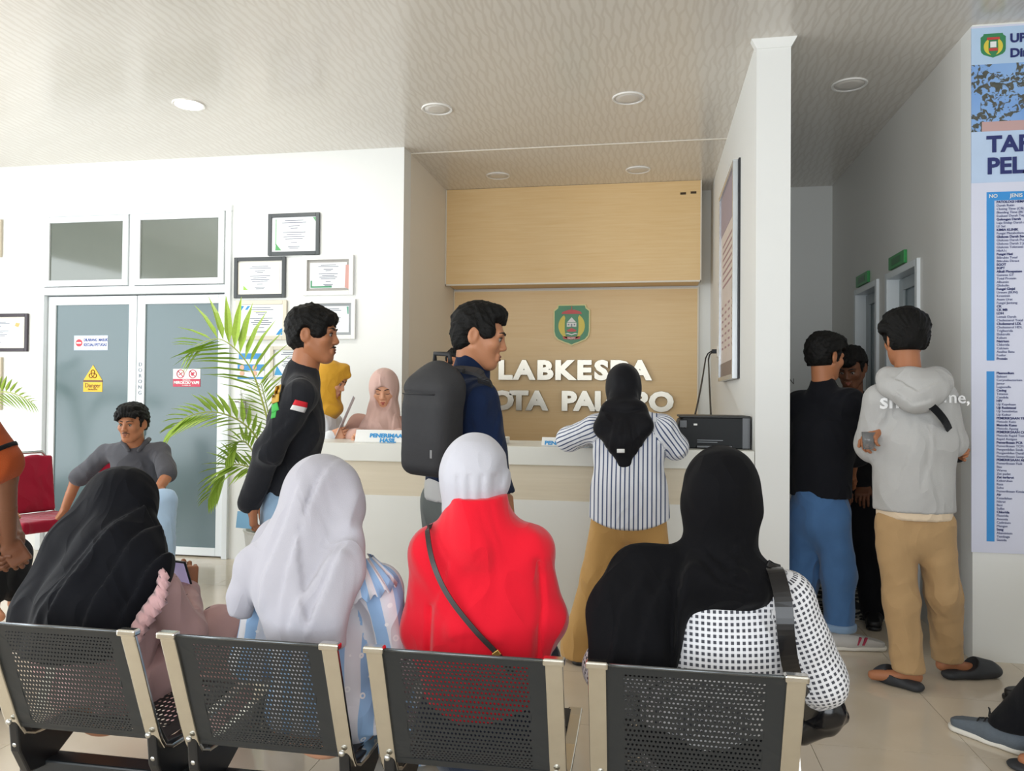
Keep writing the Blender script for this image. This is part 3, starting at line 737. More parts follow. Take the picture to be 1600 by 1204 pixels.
# printer
a = P(1058, 700, YF + .12); b = P(1170, 650, YF + .12)
px0, px1, pz = a[0], XA - .012, 1.051; zt = b[2]
M_PRN = mat('black_printer_plastic', '#14171a', .5, var=.1, spec=.3); M_PRN2 = mat('glossy_printer_side', '#15171a', .2)
e = empty('printer', ((px0 + px1) / 2, YF + .3, pz), 'black desktop printer on the counter against the pillar', 'printer')
yp0, yp1 = YF + .12, YF + .46; hN = zt - pz
MB().prism([(px0 + .03, yp0, pz), (px1, yp0, pz), (px1, yp0, zt - .01), (px0 + .04, yp0, zt - .01), (px0 + .012, yp0, zt - .025), (px0, yp0, zt - .06), (px0 + .006, yp0, zt - .11)], (0, yp1 - yp0, 0)).build('body', M_PRN, e, bevel=.006)
MB().box(px0 + .01, px1 + .004, yp0 - .004, yp1, zt - .012, zt).build('scanner_lid', mat('printer_lid', '#2f2f2f', .45), e, bevel=.004)
box('side_panel', px1 - .04, px1 + .002, yp0 - .003, yp0 + .002, pz + .004, zt - .012, M_PRN2, e)
box('control_panel', px0 + .012, px0 + .055, yp0 - .006, yp0, zt - .07, zt - .025, M_PRN2, e, bevel=.003)
MB().box(px0 + .11, px0 + .25, yp0 - .002, yp0 + .001, pz + .045, pz + .049).box(px0 + .11, px0 + .22, yp0 - .002, yp0 + .001, pz + .034, pz + .038).build('vent_slots', mat('printer_slot_grey', '#8d939a', .4), e)
box('output_tray', px0 + .105, px0 + .30, yp0 - .02, yp0, pz + .004, pz + .02, M_PRN2, e, bevel=.003)
box('sticker', px0 + .09, px0 + .11, yp0 - .002, yp0, zt - .055, zt - .045, M_WHITE, e)
# outlet and the two cables
oc = PX(1122, 549, XA)
e = empty('wall_outlet', oc, 'white wall outlet with black plugs beside the framed notice', 'outlet')
box('plate', XA - .012, XA, oc[1] - .045, oc[1] + .045, oc[2] - .045, oc[2] + .045, mat('outlet_white', '#efece6', .35), e, bevel=.003)
box('plug', XA - .05, XA - .012, oc[1] + .0, oc[1] + .035, oc[2] - .015, oc[2] + .02, M_BLACK, e, bevel=.004)
def sag(a, b, s, n=14): return [np.array(a) * (1 - t) + np.array(b) * t + np.array([0, 0, -s * 4 * t * (1 - t)]) for t in np.linspace(0, 1, n)]
M_CABLE = mat('black_cable', '#1d1d1f', .5)
pl = np.array([XA - .05, oc[1] + .018, oc[2] + .005])
tag(MB().tube([pl, pl + [-.03, 0, -.02]] + sag(pl + [-.05, -.02, -.06], (P(1085, 652, YF + .48)), .03), .006, 6).build('power_cable', M_CABLE, smooth=True), 'black cable slanting from the outlet down to the left of the printer', 'cable')
pl = pl + [0, -.04, -.012]
tag(MB().tube([pl, pl + [-.02, -.01, -.02]] + sag(pl + [-.03, -.02, -.06], (P(1111, 652, YF + .48)), .02), .006, 6).build('power_cable', M_CABLE, smooth=True), 'black cable hanging straight from the outlet behind the printer', 'cable')
# framed notice on the alcove right wall
y0, y1, za, zb = 5.02, 6.03, 1.46, 2.86
e = empty('framed_notice', (XA, (y0 + y1) / 2, za), 'tall framed notice on the inner face of the pillar wall', 'notice')
MB().box(XA - .012, XA, y0, y1, za, zb).build('back_board', mat('notice_black_edge', '#202024', .5), e)
y0 += .03
MB().box(XA - .045, XA - .012, y0, y0 + .03, za, zb).box(XA - .045, XA - .012, y1 - .03, y1, za, zb).box(XA - .045, XA - .012, y0 + .03, y1 - .03, za, za + .03).box(XA - .045, XA - .012, y0 + .03, y1 - .03, zb - .03, zb).build('frame', mat('notice_silver_frame', '#cfd3d6', .25, .6), e, bevel=.002)
pp = box('sheet', XA - .028, XA - .02, y0 + .03, y1 - .03, za + .03, zb - .03, mat('notice_sheet', '#ddd2cd', .4), e)
box('header_band', XA - .03, XA - .027, y0 + .03, y1 - .03, zb - .32, zb - .03, mat('notice_mauve', '#a79aa6', .5), pp)
box('footer_band', XA - .03, XA - .027, y0 + .03, y1 - .03, za + .03, za + .13, mat('notice_brown', '#8d7d76', .5), pp)
s = MB()
for k in range(16):
    zz = zb - .42 - k * .05
    if k in (7, 8): continue
    n = 1 if k < 7 else 4
    for q in range(n):
        ya = y0 + .1 + q * .22; s.box(XA - .03, XA - .028, ya, ya + (.7 if n == 1 else .1), zz, zz + .014)
s.build('print_lines', mat('notice_text', '#b08f92', .6), pp)

# green room signs and printed words in the corridor
for (yy, zz, lab) in ((5.48, 2.262, 'green room sign above the nearer corridor door'), (6.32, 2.262, 'green room sign above the farther corridor door')):
    e = empty('room_sign', (XC, yy, zz - .05), lab, 'sign', 'green room signs')
    box('plate', XC - .022, XC - .001, yy - .16, yy + .16, zz - .04, zz + .045, mat('room_sign_green', '#2e9149', .35), e, bevel=.002)
    box('inset', XC - .024, XC - .022, yy - .09, yy + .09, zz - .02, zz + .025, mat('room_sign_dark_green', '#1d6b33', .35), e)
tag(text('wall_words', 'HARAPAN DAN\nKESEHATAN', (XB + .12, YE - .003, 1.47), .075, mat('wall_word_grey', '#77736b', .6), sx=.85, lines=1.15), 'grey printed words on the corridor end wall beside the pillar', 'lettering')
# doormat
def doormat_material():
    m, nt, b = newmat('black_white_doormat')
    tc = N(nt, 'ShaderNodeTexCoord'); nz = N(nt, 'ShaderNodeTexNoise'); nz.inputs['Scale'].default_value = 7; nz.inputs['Distortion'].default_value = 2.5
    nt.links.new(tc.outputs['Object'], nz.inputs['Vector'])
    r = N(nt, 'ShaderNodeValToRGB'); r.color_ramp.elements[0].position = .5; r.color_ramp.elements[1].position = .53
    r.color_ramp.elements[0].color = lin('#1c1c1d'); r.color_ramp.elements[1].color = lin('#b9b2a6'); nt.links.new(nz.outputs['Fac'], r.inputs[0])
    nt.links.new(r.outputs[0], b.inputs['Base Color']); b.inputs['Roughness'].default_value = .9
    return m
tag(MB().box(.98, 1.60, 4.95, 5.75, .001, .014).build('doormat', doormat_material(), bevel=.004), 'black and white patterned doormat on the corridor floor', 'doormat')

# ------------------------------------------------------------------ price banner
def banner_photo():
    m, nt, b = newmat('banner_tree_photo')
    tc = N(nt, 'ShaderNodeTexCoord'); sx = N(nt, 'ShaderNodeSeparateXYZ'); nt.links.new(tc.outputs['Object'], sx.inputs[0])
    nz = N(nt, 'ShaderNodeTexNoise'); nz.inputs['Scale'].default_value = 34; nz.inputs['Detail'].default_value = 3; nz.inputs['Distortion'].default_value = .8
    nt.links.new(tc.outputs['Object'], nz.inputs['Vector'])
    r = N(nt, 'ShaderNodeValToRGB'); r.color_ramp.elements[0].position = .48; r.color_ramp.elements[1].position = .53; nt.links.new(nz.outputs['Fac'], r.inputs[0])
    n2 = N(nt, 'ShaderNodeTexNoise'); n2.inputs['Scale'].default_value = 3; nt.links.new(tc.outputs['Object'], n2.inputs['Vector'])
    n4 = N(nt, 'ShaderNodeTexNoise'); n4.inputs['Scale'].default_value = 5; nt.links.new(tc.outputs['Object'], n4.inputs['Vector'])
    clump = mth(nt, 'MULTIPLY', r.outputs[0], mth(nt, 'GREATER_THAN', n4.outputs['Fac'], .42))
    sky = mix_rgb(nt, n2.outputs['Fac'], lin('#4f86d6'), lin('#a9cdf3'))
    n3 = N(nt, 'ShaderNodeTexNoise'); n3.inputs['Scale'].default_value = 45; nt.links.new(tc.outputs['Object'], n3.inputs['Vector'])
    leaf_c = mix_rgb(nt, n3.outputs['Fac'], lin('#2f3a36'), lin('#6d6a60'))
    nt.links.new(mix_rgb(nt, clump, sky, leaf_c), b.inputs['Base Color']); b.inputs['Roughness'].default_value = .4
    return m
bx0, bx1, bz0, bz1, by = 1.642, 2.75, .556, 3.268, YF - .003
M_BAN = mat('banner_lavender', '#dfe2f4', .4, var=.02); M_NAVY = mat('banner_navy', '#26306f', .45); M_BBLUE = mat('banner_blue', '#3b96de', .45)
e = empty('price_banner', ((bx0 + bx1) / 2, by, bz0), 'tall price list banner with a tree photo hanging on the right wall', 'banner')
box('sheet', bx0, bx1, by - .004, by, bz0, bz1, M_BAN, e)
zp0 = P(1560, 205, by)[2]; zh0 = P(1560, 285, by)[2]; zt1 = P(1560, 300, by)[2]
zq = P(1560, 100, by)[2]
box('photo_print', bx0, bx1, by - .005, by - .003, zp0, zq, banner_photo(), e)
box('header_print', bx0, bx1, by - .005, by - .003, zq, bz1 - .01, mat('banner_header_blue', '#bcd6f2', .45, var=.12, scale=4), e)
box('roof_print', bx0 + .05, bx1, by - .006, by - .004, zp0, zp0 + .05, mat('banner_roof_pink', '#c9a6a4', .5), e)
box('title_band', bx0, bx1, by - .005, by - .003, zh0, zp0, mat('banner_pale_blue', '#c3d8f4', .45), e)
c = P(1551, 72, by)
emb = empty('emblem', (c[0], by, c[2])); emb.parent = e; emb.location = Vector(c - wloc(e))
MB().prism(shield_pts(c[0], c[2], .118, .125, by - .007), (0, .002, 0)).build('field', M_GREEN, emb)
s = MB()
for sd in (-1, 1): s.prism(crescent(c[0], c[2] - .005, .045, sd, by - .009), (0, .002, 0))
s.build('yellow_crescents', M_YEL, emb)
MB().box(c[0] - .014, c[0] + .014, by - .009, by - .007, c[2] - .01, c[2] + .02).build('white_house', M_WHITE, emb)
MB().box(c[0] - .02, c[0] + .02, by - .0095, by - .007, c[2] - .028, c[2] - .014).box(c[0] - .03, c[0] + .03, by - .0095, by - .007, c[2] + .03, c[2] + .042).build('red_marks', M_RED, emb)
def btext(body, px, py, size, m, bold=0.0, **k):
    q = P(px, py, by); return text('banner_words', body, (q[0], by - .008, q[2]), size, m, e, bold=bold, **k)
btext('UPTD', 1577, 67, .062, M_NAVY, .0022); btext('Dinas', 1577, 90, .062, M_NAVY, .0022)
btext('TARIF', 1541, 238, .115, M_NAVY, .004); btext('PELAYANAN', 1541, 272, .115, M_NAVY, .004)
rows1 = 'PATOLOGI HEMATOLOGI|Darah Rutin|Cloting Time (CBLT)|Bleeding Time (BLT)|Evaluasi Darah Tepi|Golongan Darah|Laju Endap Darah (LED)|LE Sel|KIMIA KLINIK|Fungsi Metabolisme|Glukosa Darah Sewaktu|Glukosa Darah Puasa|Glukosa Darah 2 Jam|Glukosa Toleransi|HbA1c|Fungsi Hati|Bilirubin Total|Bilirubin Direct|SGOT|SGPT|Alkali Phospatase|Gamma GT|Total Protein|Albumin|Globulin|Fungsi Ginjal|Ureum (BUN)|Kreatinin|Asam Urat|Fungsi Jantung|CK|CK MB|LDH|Lemak Darah|Cholesterol Total|Cholesterol LDL|Cholesterol HDL|Trigliserida|Elektrolit|Kalium|Natrium|Chlorida|Calcium|Analisa Batu|Fosfor|Protein'.split('|')
rows2 = 'Plasmodium|Bakteri|Corynebacterium|Jamur|Legionella|Cacing|Tetanus|Candida|HIV|Uji Kepekaan|Uji Resistensi|Uji Sensitivitas|Uji Kultur|PEMERIKSAAN TELUR|Metode Kato|Metode Kuno|Metode Apung|PEMERIKSAAN COVID|Metode Rapid Test|Rapid Antigen|Pemeriksaan PCR|Pemeriksaan TCM|Pengambilan Swab|Pengambilan Darah|Pemeriksaan Sampel|PEMERIKSAAN AIR|Pemeriksaan Fisik|Bau|Warna|Zat padat|Zat terlarut|Kekeruhan|Rasa|Suhu|Pemeriksaan Kimia|Air|Kesadahan|Nitrat|Besi|Sulfat|Chlorida|Fluorida|Amonia|Cadmium|Mangan|Seng|Aluminium|Tembaga|Sianida'.split('|')
def rows(lst, py0, py1, name):
    za, zb = P(1570, py0, by)[2], P(1570, py1, by)[2]; xl = P(1541, (py0 + py1) / 2, by)[0]; xt = P(1555, (py0 + py1) / 2, by)[0]
    box('number_column', xl, xt - .006, by - .006, by - .004, zb, za, M_BBLUE, e)
    st = (za - zb) / len(lst)
    for k in range(2):                                        # headings bold, entries plain
        body = '\n'.join((l if (l.isupper() or i % 5 == 0) == (k == 1) else '') for i, l in enumerate(lst))
        tag(text(name, body, (xt + .004, by - .006, za - st * .8), st * .95, M_NAVY if k else mat('banner_row_ink', '#5d648f', .5), e, bold=.0004 if k else 0.0, lines=1 / .95 * 1.0), kind='stuff')
zt2 = P(1570, 313, by)[2]
box('table_head', P(1541, 306, by)[0], bx1 - .06, by - .006, by - .004, zt2, zt1, M_BBLUE, e)
text('table_words', 'NO        JENIS PEMERIKSAAN', (P(1544, 306, by)[0], by - .008, zt2 + .014), .026, M_WHITE, e, bold=.0004)
rows(rows1, 313, 563, 'table_words'); rows(rows2, 580, 846, 'table_words')

# ------------------------------------------------------------------ perforated steel beam seats
M_PERF = mat('charcoal_powder_coat', '#272a2c', .4, var=.05, scale=20, spec=.45)
M_CHROME = mat('worn_chrome', '#d8d5cc', .16, 1.0, var=.06, scale=30)
M_CAST = mat('black_cast_bracket', '#17181a', .35)
M_BOLT = mat('zinc_bolt', '#c9c9c6', .3, 1.0)
BT = [(1.862, .690), (1.868, .676), (1.885, .63), (1.905, .575), (1.928, .51), (1.95, .45), (1.968, .40), (1.98, .37), (1.99, .35)]
def back_curve(t):
    n = len(BT) - 1; f = min(max(t, 0), .9999) * n; i = int(f); f -= i
    return np.array(BT[i]) * (1 - f) + np.array(BT[i + 1]) * f
W_SEAT, W_BAR = .5, .044
def perforated(x0, x1, curve, nu, nv, mu, mv0, mv1):
    """sheet between x0 and x1 along a curve, punched with staggered round holes in its middle field"""
    m = MB(); fx0, fx1 = x0 + mu, x1 - mu; pu = (fx1 - fx0) / nu; pv = (mv1 - mv0) / nv; ratio = .31
    def pt(x, t): y, z = curve(t); return (x, y, z)
    ln = np.linalg.norm(np.array(curve(.1)) - np.array(curve(.9))) / .8
    for j in range(nv):
        t0, t1 = mv0 + j * pv, mv0 + (j + 1) * pv; tm = (t0 + t1) / 2; sh = .5 * (j % 2); nn = nu - (j % 2)
        for i in range(nn):
            a = fx0 + (i + sh) * pu; b = a + pu; c = (a + b) / 2; rx = pu * ratio; rt = rx / ln
            o = [(a, t0), (c, t0), (b, t0), (b, tm), (b, t1), (c, t1), (a, t1), (a, tm)]
            ang = [-135, -90, -45, 0, 45, 90, 135, 180]
            h = [(c + rx * math.cos(math.radians(q)), tm + rt * math.sin(math.radians(q))) for q in ang]
            vs = [pt(*q) for q in o] + [pt(*q) for q in h]
            m.add(vs, [(k, (k + 1) % 8, 8 + (k + 1) % 8, 8 + k) for k in range(8)])
        if j % 2:
            for a, b in ((fx0, fx0 + pu / 2), (fx1 - pu / 2, fx1)): m.add([pt(a, t0), pt(b, t0), pt(b, tm), pt(b, t1), pt(a, t1), pt(a, tm)], [(0, 1, 2, 3, 4, 5)])
    def plain(a, b, ta, tb, n):
        for k in range(n):
            u, v = ta + (tb - ta) * k / n, ta + (tb - ta) * (k + 1) / n
            m.add([pt(a, u), pt(b, u), pt(b, v), pt(a, v)], [(0, 1, 2, 3)])
    plain(x0, x1, 0, mv0, 3); plain(x0, x1, mv1, 1, 3); plain(x0, fx0, mv0, mv1, 8); plain(fx1, x1, mv0, mv1, 8)
    return m
def seat_curve(t):
    pts = [(2.0, .345), (2.05, .325), (2.15, .322), (2.3, .335), (2.44, .345), (2.47, .335)]
    n = len(pts) - 1; f = min(max(t, 0), .9999) * n; i = int(f); f -= i
    return np.array(pts[i]) * (1 - f) + np.array(pts[i + 1]) * f
def make_seat(x, label):
    e = empty('steel_chair', (x, 2.2, 0), label, 'chair', 'perforated steel chairs on one beam')
    w = W_SEAT; xa, xb = x - w / 2 + W_BAR * .8, x + w / 2 - W_BAR * .8
    o = perforated(xa, xb, back_curve, 32, 26, .05, .14, .88).build('backrest', M_PERF, e)
    bm = bmesh.new(); bm.from_mesh(o.data); bmesh.ops.remove_doubles(bm, verts=bm.verts, dist=.0002); bm.to_mesh(o.data); bm.free()
    md = o.modifiers.new('thickness', 'SOLIDIFY'); md.thickness = .0016
    o2 = perforated(xa, xb, seat_curve, 20, 20, .05, .2, .9).build('seat', M_PERF, e)
    md = o2.modifiers.new('thickness', 'SOLIDIFY'); md.thickness = .0016
    MB().tube([(xa, 1.861, .691), (xb, 1.861, .691)], .0045, 8).build('top_roll', mat('worn_edge_steel', '#6d7174', .25, .8), e, smooth=True)
    path = [(y, z) for y, z in BT] + [(2.005, .328), (2.04, .312), (2.1, .308), (2.25, .318), (2.42, .335), (2.46, .34), (2.485, .325)]
    for sd in (-1, 1):
        xc = x + sd * (w / 2 - W_BAR / 2)
        pts = [np.array([xc, y - .004, z]) for y, z in path]; td = []
        for i in range(len(pts)):
            t = pts[min(i + 1, len(pts) - 1)] - pts[max(i - 1, 0)]; td.append(np.cross(unit(t), [1, 0, 0]))
        fr = MB().strip(pts, (1, 0, 0), W_BAR, td, .012).build('side_frame', M_CHROME, e, bevel=.0035)
        MB().box(xc - W_BAR * .62, xc + W_BAR * .62, 1.846, 1.876, .682, .70).build('frame_cap', M_CHROME, fr, bevel=.005)
        xi = xc - sd * .004
        br = MB().prism([(xi - .016, 1.966, .40), (xi - .016, 1.985, .405), (xi - .016, 2.03, .33), (xi - .016, 2.2, .30), (xi - .016, 2.21, .25), (xi - .016, 2.1, .19), (xi - .016, 2.02, .2), (xi - .016, 1.98, .28)], (.032, 0, 0)).build('bracket', M_CAST, e, bevel=.006)
        for (yy, zz) in ((1.965, .375), (1.99, .3)):
            MB().ball((xi + sd * -.0, yy - .008, zz), (.009, .007, .009), 10).build('bolt', M_BOLT, br, smooth=True)
    return e
XS = [-1.595, -1.022, -.447, .113]
make_seat(XS[0], 'perforated steel chair at the left end, under the woman in pink')
make_seat(XS[1], 'perforated steel chair under the woman in blue and white stripes')
make_seat(XS[2], 'perforated steel chair under the woman in the red jacket')
make_seat(XS[3], 'perforated steel chair at the right end, under the woman in gingham')
e = empty('chair_beam', (-.74, 2.12, 0), 'black steel beam with legs carrying the four chairs', 'beam')
box('beam', XS[0] - .3, XS[3] + .3, 2.08, 2.15, .15, .21, mat('black_steel_beam', '#202427', .35), e, bevel=.006)
for xx in (XS[0] - .285, XS[3] + .275):
    MB().tube([(xx, 1.9, .03), (xx, 2.0, .05), (xx, 2.11, .09), (xx, 2.22, .05), (xx, 2.36, .03)], .02, 10).box(xx - .025, xx + .025, 2.09, 2.14, .08, .16).build('leg', M_CHROME, e, smooth=False)
    for yy in (1.91, 2.35): MB().lathe((xx, yy, 0), [(.022, 0), (.022, .02), (.012, .03)], 14).build('foot', M_CAST, e)
    MB().strip([(xx, 2.12, .2), (xx, 2.14, .34), (xx, 2.2, .47), (xx, 2.42, .47)], (1, 0, 0), .035, (0, .3, .95), .014).build('armrest', M_CHROME, e, bevel=.003)

# ------------------------------------------------------------------ red banquet chairs
M_REDF = cloth('crimson_upholstery', '#9c1230', .8, .1, .3, .3)
M_TUBE = mat('chair_chrome_tube', '#c9c7c2', .2, 1.0)
def banquet_chair(c, a, label):
    """c = floor point under the seat centre, a = heading of the sitter"""
    e = empty('banquet_chair', c, label, 'chair', 'red banquet chairs'); R = rotm(a); c = np.array(c, float)
    L = lambda x, y, z: c + R @ np.array([x, y, z])
    S = Soft(.009).box(L(0, 0, .455), (.19, .19, .018), R, .022); S.build('seat', M_REDF, e)
    Rb = rotm(a, 8)
    S = Soft(.009); bc = c + R @ np.array([0, -.235, .69])
    S.box(bc, (.185, .012, .18), Rb, .016).cap(bc + Rb @ np.array([-.10, 0, .185]), bc + Rb @ np.array([.10, 0, .185]), .018).ell(bc + Rb @ np.array([0, 0, .225]), (.07, .05, .03), Rb, .01, 's')
    S.build('backrest', M_REDF, e)
    MB().tube([L(-.21, .2, .0), L(-.21, .17, .42), L(-.21, -.16, .43), L(-.2, -.215, .5), L(-.19, -.27, .85), L(-.15, -.285, .91), L(.15, -.285, .91), L(.19, -.27, .85), L(.2, -.215, .5), L(.21, -.16, .43), L(.21, .17, .42), L(.21, .2, 0)], .011, 8).build('frame', M_TUBE, e, smooth=True)
    for sd in (-1, 1): MB().tube([L(sd * .2, -.13, .43), L(sd * .205, -.25, 0)], .011, 8).build('leg', M_TUBE, e, smooth=True)
    MB().tube([L(-.21, .19, .43), L(.21, .19, .43)], .011, 8).tube([L(-.2, .17, .2), L(.2, .17, .2)], .008, 8).build('stretcher', M_TUBE, e, smooth=True)
    return e
cb = PZ(62, 812, .47)
banquet_chair((cb[0], cb[1], 0), -22, 'empty crimson banquet chair with chrome frame that the crouching man leans on')
GH = P(200, 800, 4.75)
banquet_chair((GH[0], 4.75, 0), -56, 'crimson banquet chair beneath the man in the grey shirt')

# ------------------------------------------------------------------ palms
M_LEAF = mat('palm_leaf_green', '#9dbb48', .45, var=.25, scale=30, trans=0); M_RACH = mat('palm_stalk', '#a3ac4f', .5, var=.15); M_POT = mat('white_planter', '#dfe0dc', .4)
_lm = MB().add([(0, 0, 0), (.085, .25, .04), (.065, .6, .035), (0, 1, -.05), (-.065, .6, .035), (-.085, .25, .04), (0, .25, 0), (0, .6, 0)],
               [(0, 1, 6), (0, 6, 5), (1, 2, 7, 6), (6, 7, 4, 5), (2, 3, 7), (7, 3, 4)])
LEAFLET = None
def palm(c, fronds, label, h=.5):
    global LEAFLET
    e = empty('potted_palm', c, label, 'plant'); c = np.array(c, float)
    MB().lathe(c, [(.13, 0), (.15, .02), (.19, .34), (.2, .36), (.18, .36), (.17, .32), (.0, .32)], 28).build('pot', M_POT, e, smooth=False)
    MB().lathe(c + [0, 0, .3], [(.17, 0), (.17, .025), (0, .03)], 20).build('soil', mat('potting_soil', '#3a2e24', .9), e)
    rr = random.Random(3)
    for fi, (pts, ll) in enumerate(fronds):
        pts = [np.array(p, float) for p in pts]
        full = [c + [rr.uniform(-.04, .04), rr.uniform(-.04, .04), .3]] + pts
        # smooth curve through the points
        cur = []
        for i in range(len(full) - 1):
            p0, p1, p2, p3 = full[max(i - 1, 0)], full[i], full[i + 1], full[min(i + 2, len(full) - 1)]
            for t in np.linspace(0, 1, 8, endpoint=False):
                cur.append(.5 * ((2 * p1) + (-p0 + p2) * t + (2 * p0 - 5 * p1 + 4 * p2 - p3) * t * t + (-p0 + 3 * p1 - 3 * p2 + p3) * t ** 3))
        cur.append(full[-1]); n = len(cur)
        fo = MB().tube(cur, [.009 - .007 * i / n for i in range(n)], 6).build('frond', M_RACH, e, smooth=True)
        i0 = int(n * .34); m = 17
        for k in range(m):
            f = i0 + (n - 1.5 - i0) * k / (m - 1); i = int(f); p = cur[i] * (1 - f + i) + cur[min(i + 1, n - 1)] * (f - i)
            t = unit(cur[min(i + 1, n - 1)] - cur[max(i - 1, 0)]); side = unit(np.cross(t, [0, 0, 1])); up = np.cross(side, t); ro = math.radians(62 if fi == 0 else 35); side, up = side * math.cos(ro) + up * math.sin(ro), up * math.cos(ro) - side * math.sin(ro)
            u = k / (m - 1); Lf = ll * (.45 + .9 * math.sin(math.pi * (u * .8 + .12))) * .75
            for sd in (-1, 1):
                d = unit(t * (.75 + .5 * u) + side * sd * 1.1 + np.array([0, 0, -.12 - .25 * rr.random()]) + up * .12)
                if LEAFLET is None:
                    lo = _lm.build('leaflet', M_LEAF); LEAFLET = lo.data
                else:
                    lo = bpy.data.objects.new('leaflet', LEAFLET); COL.objects.link(lo)
                x = unit(np.cross(d, [0, 0, 1]) + 1e-6); z = np.cross(x, d)
                q = p - wloc(e); wd = Lf * (.85 if Lf > .16 else 1.1)
                M = Matrix([[x[i_] * wd, d[i_] * Lf, z[i_] * wd, q[i_]] for i_ in range(3)] + [[0, 0, 0, 1]])
                lo.parent = fo; lo.matrix_basis = M
    return e
pc = P(425, 800, 5.2); pc[2] = 0
q = lambda x, y, Y: P(x, y, Y)
palm(pc, [([q(424, 700, 5.18), q(408, 620, 5.15), q(385, 565, 5.12), q(345, 530, 5.08), q(305, 540, 5.05)], .42),
          ([q(415, 720, 5.15), q(390, 670, 5.1), q(345, 645, 5.02), q(300, 648, 4.98), q(270, 668, 4.95)], .32),
          ([q(412, 745, 5.12), q(385, 728, 5.05), q(355, 730, 5.0), q(328, 775, 4.95)], .28),
          ([q(430, 720, 5.18), q(420, 650, 5.2), q(408, 600, 5.22)], .22),
          ([q(420, 760, 5.12), q(392, 700, 5.1), q(372, 690, 5.06), q(352, 720, 5.0)], .18)],
     'potted palm between the glass door and the man in black')
pl_ = P(-70, 800, 5.1); pl_[2] = 0
palm(pl_, [([q(-62, 690, 5.1), q(-30, 625, 5.1), q(10, 612, 5.05), q(50, 628, 5.0)], .2), ([q(-75, 690, 5.1), q(-90, 620, 5.1), q(-140, 600, 5.05)], .24), ([q(-70, 700, 5.1), q(-60, 600, 5.2), q(-30, 560, 5.3)], .24)],
     'potted palm at the left picture edge, only a leaf tip showing')

# ------------------------------------------------------------------ people: heads, hands, garments
M_HAIR = mat('black_hair', '#0c0b0a', .6, var=.3, scale=60, bump=.6, bscale=260, spec=.2)
M_EYE = mat('eye_white', '#8d8278', .35); M_IRIS = mat('dark_iris', '#1d120c', .2); M_BROW = mat('eyebrow_hair', '#1a1512', .7)
def head_prims(S, c, R, s=1.0):
    L = lambda x, y, z: np.array(c) + R @ (np.array([x, y, z]) * s)
    V = lambda *v: np.array(v) * s
    S.ell(L(0, -.012, .035), V(.073, .094, .082), R, .02)
    S.ell(L(0, .026, -.03), V(.061, .064, .085), R, .03)
    for sd in (-1, 1):
        S.cap(L(sd * .055, .0, -.045), L(sd * .02, .058, -.095), .018 * s, .017 * s, .03)
        S.ell(L(sd * .043, .062, -.018), V(.02, .02, .02), R, .025)
    S.ell(L(0, .066, -.094), V(.024, .02, .018), R, .025)
    S.cap(L(-.036, .08, .026), L(.036, .08, .026), .011 * s, .011 * s, .018)
    for sd in (-1, 1): S.ell(L(sd * .031, .1, .004), V(.019, .014, .011), R, .012, 's')
    S.cap(L(0, .088, .012), L(0, .103, -.024), .007 * s, .0115 * s, .014)
    for sd in (-1, 1): S.ell(L(sd * .012, .096, -.03), V(.009, .011, .007), R, .008)
    S.cap(L(-.016, .088, -.057), L(.016, .088, -.057), .0075 * s, .0075 * s, .008)
    S.cap(L(-.013, .087, -.071), L(.013, .087, -.071), .0085 * s, .0085 * s, .008)
    for sd in (-1, 1):
        S.ell(L(sd * .077, -.014, -.004), V(.009, .021, .033), R @ rotm(90 + sd * 18), .008)
        S.ell(L(sd * .086, -.012, .002), V(.006, .012, .02), R @ rotm(90 + sd * 18), .004, 's')
    return S
def face_bits(parent, c, R, s=1.0, lip='#9b5a4c', moustache=False, closed=False, brow=True):
    L = lambda x, y, z: np.array(c) + R @ (np.array([x, y, z]) * s)
    for sd in (-1, 1):
        if not closed:
            MB().ball(L(sd * .031, .0775, .003), .0115 * s, 12).build('eye', M_EYE, parent, smooth=True)
            MB().ball(L(sd * .031, .0835, .002), .0068 * s, 8).build('iris', M_IRIS, parent, smooth=True)
        MB().tube([L(sd * .017, .088, .008 if not closed else .0), L(sd * .031, .0905, .0125 if not closed else -.002), L(sd * .046, .083, .008 if not closed else .0)], [.001, .0022 * s, .001], 6).build('eyelid', M_BROW, parent, smooth=True)
        if brow: MB().tube([L(sd * .012, .0955, .026), L(sd * .032, .0935, .0325), L(sd * .053, .079, .027)], [.0028 * s, .0036 * s, .0015 * s], 6).build('eyebrow', M_BROW, parent, smooth=True)
    lm = mat('lips_' + lip[1:], lip, .45)
    MB().tube([L(-.024, .083, -.0635), L(-.01, .0955, -.058), L(0, .0958, -.0595), L(.01, .0955, -.058), L(.024, .083, -.0635)], [.001, .0045 * s, .0045 * s, .0045 * s, .001], 8).tube([L(-.023, .083, -.065), L(0, .096, -.0705), L(.023, .083, -.065)], [.001, .0058 * s, .001], 8).build('lips', lm, parent, smooth=True)
    if moustache:
        MB().tube([L(-.028, .083, -.055), L(-.012, .0955, -.047), L(0, .097, -.0465), L(.012, .0955, -.047), L(.028, .083, -.055)], [.001, .0035 * s, .003 * s, .0035 * s, .001], 6).build('moustache', M_BROW, parent, smooth=True)
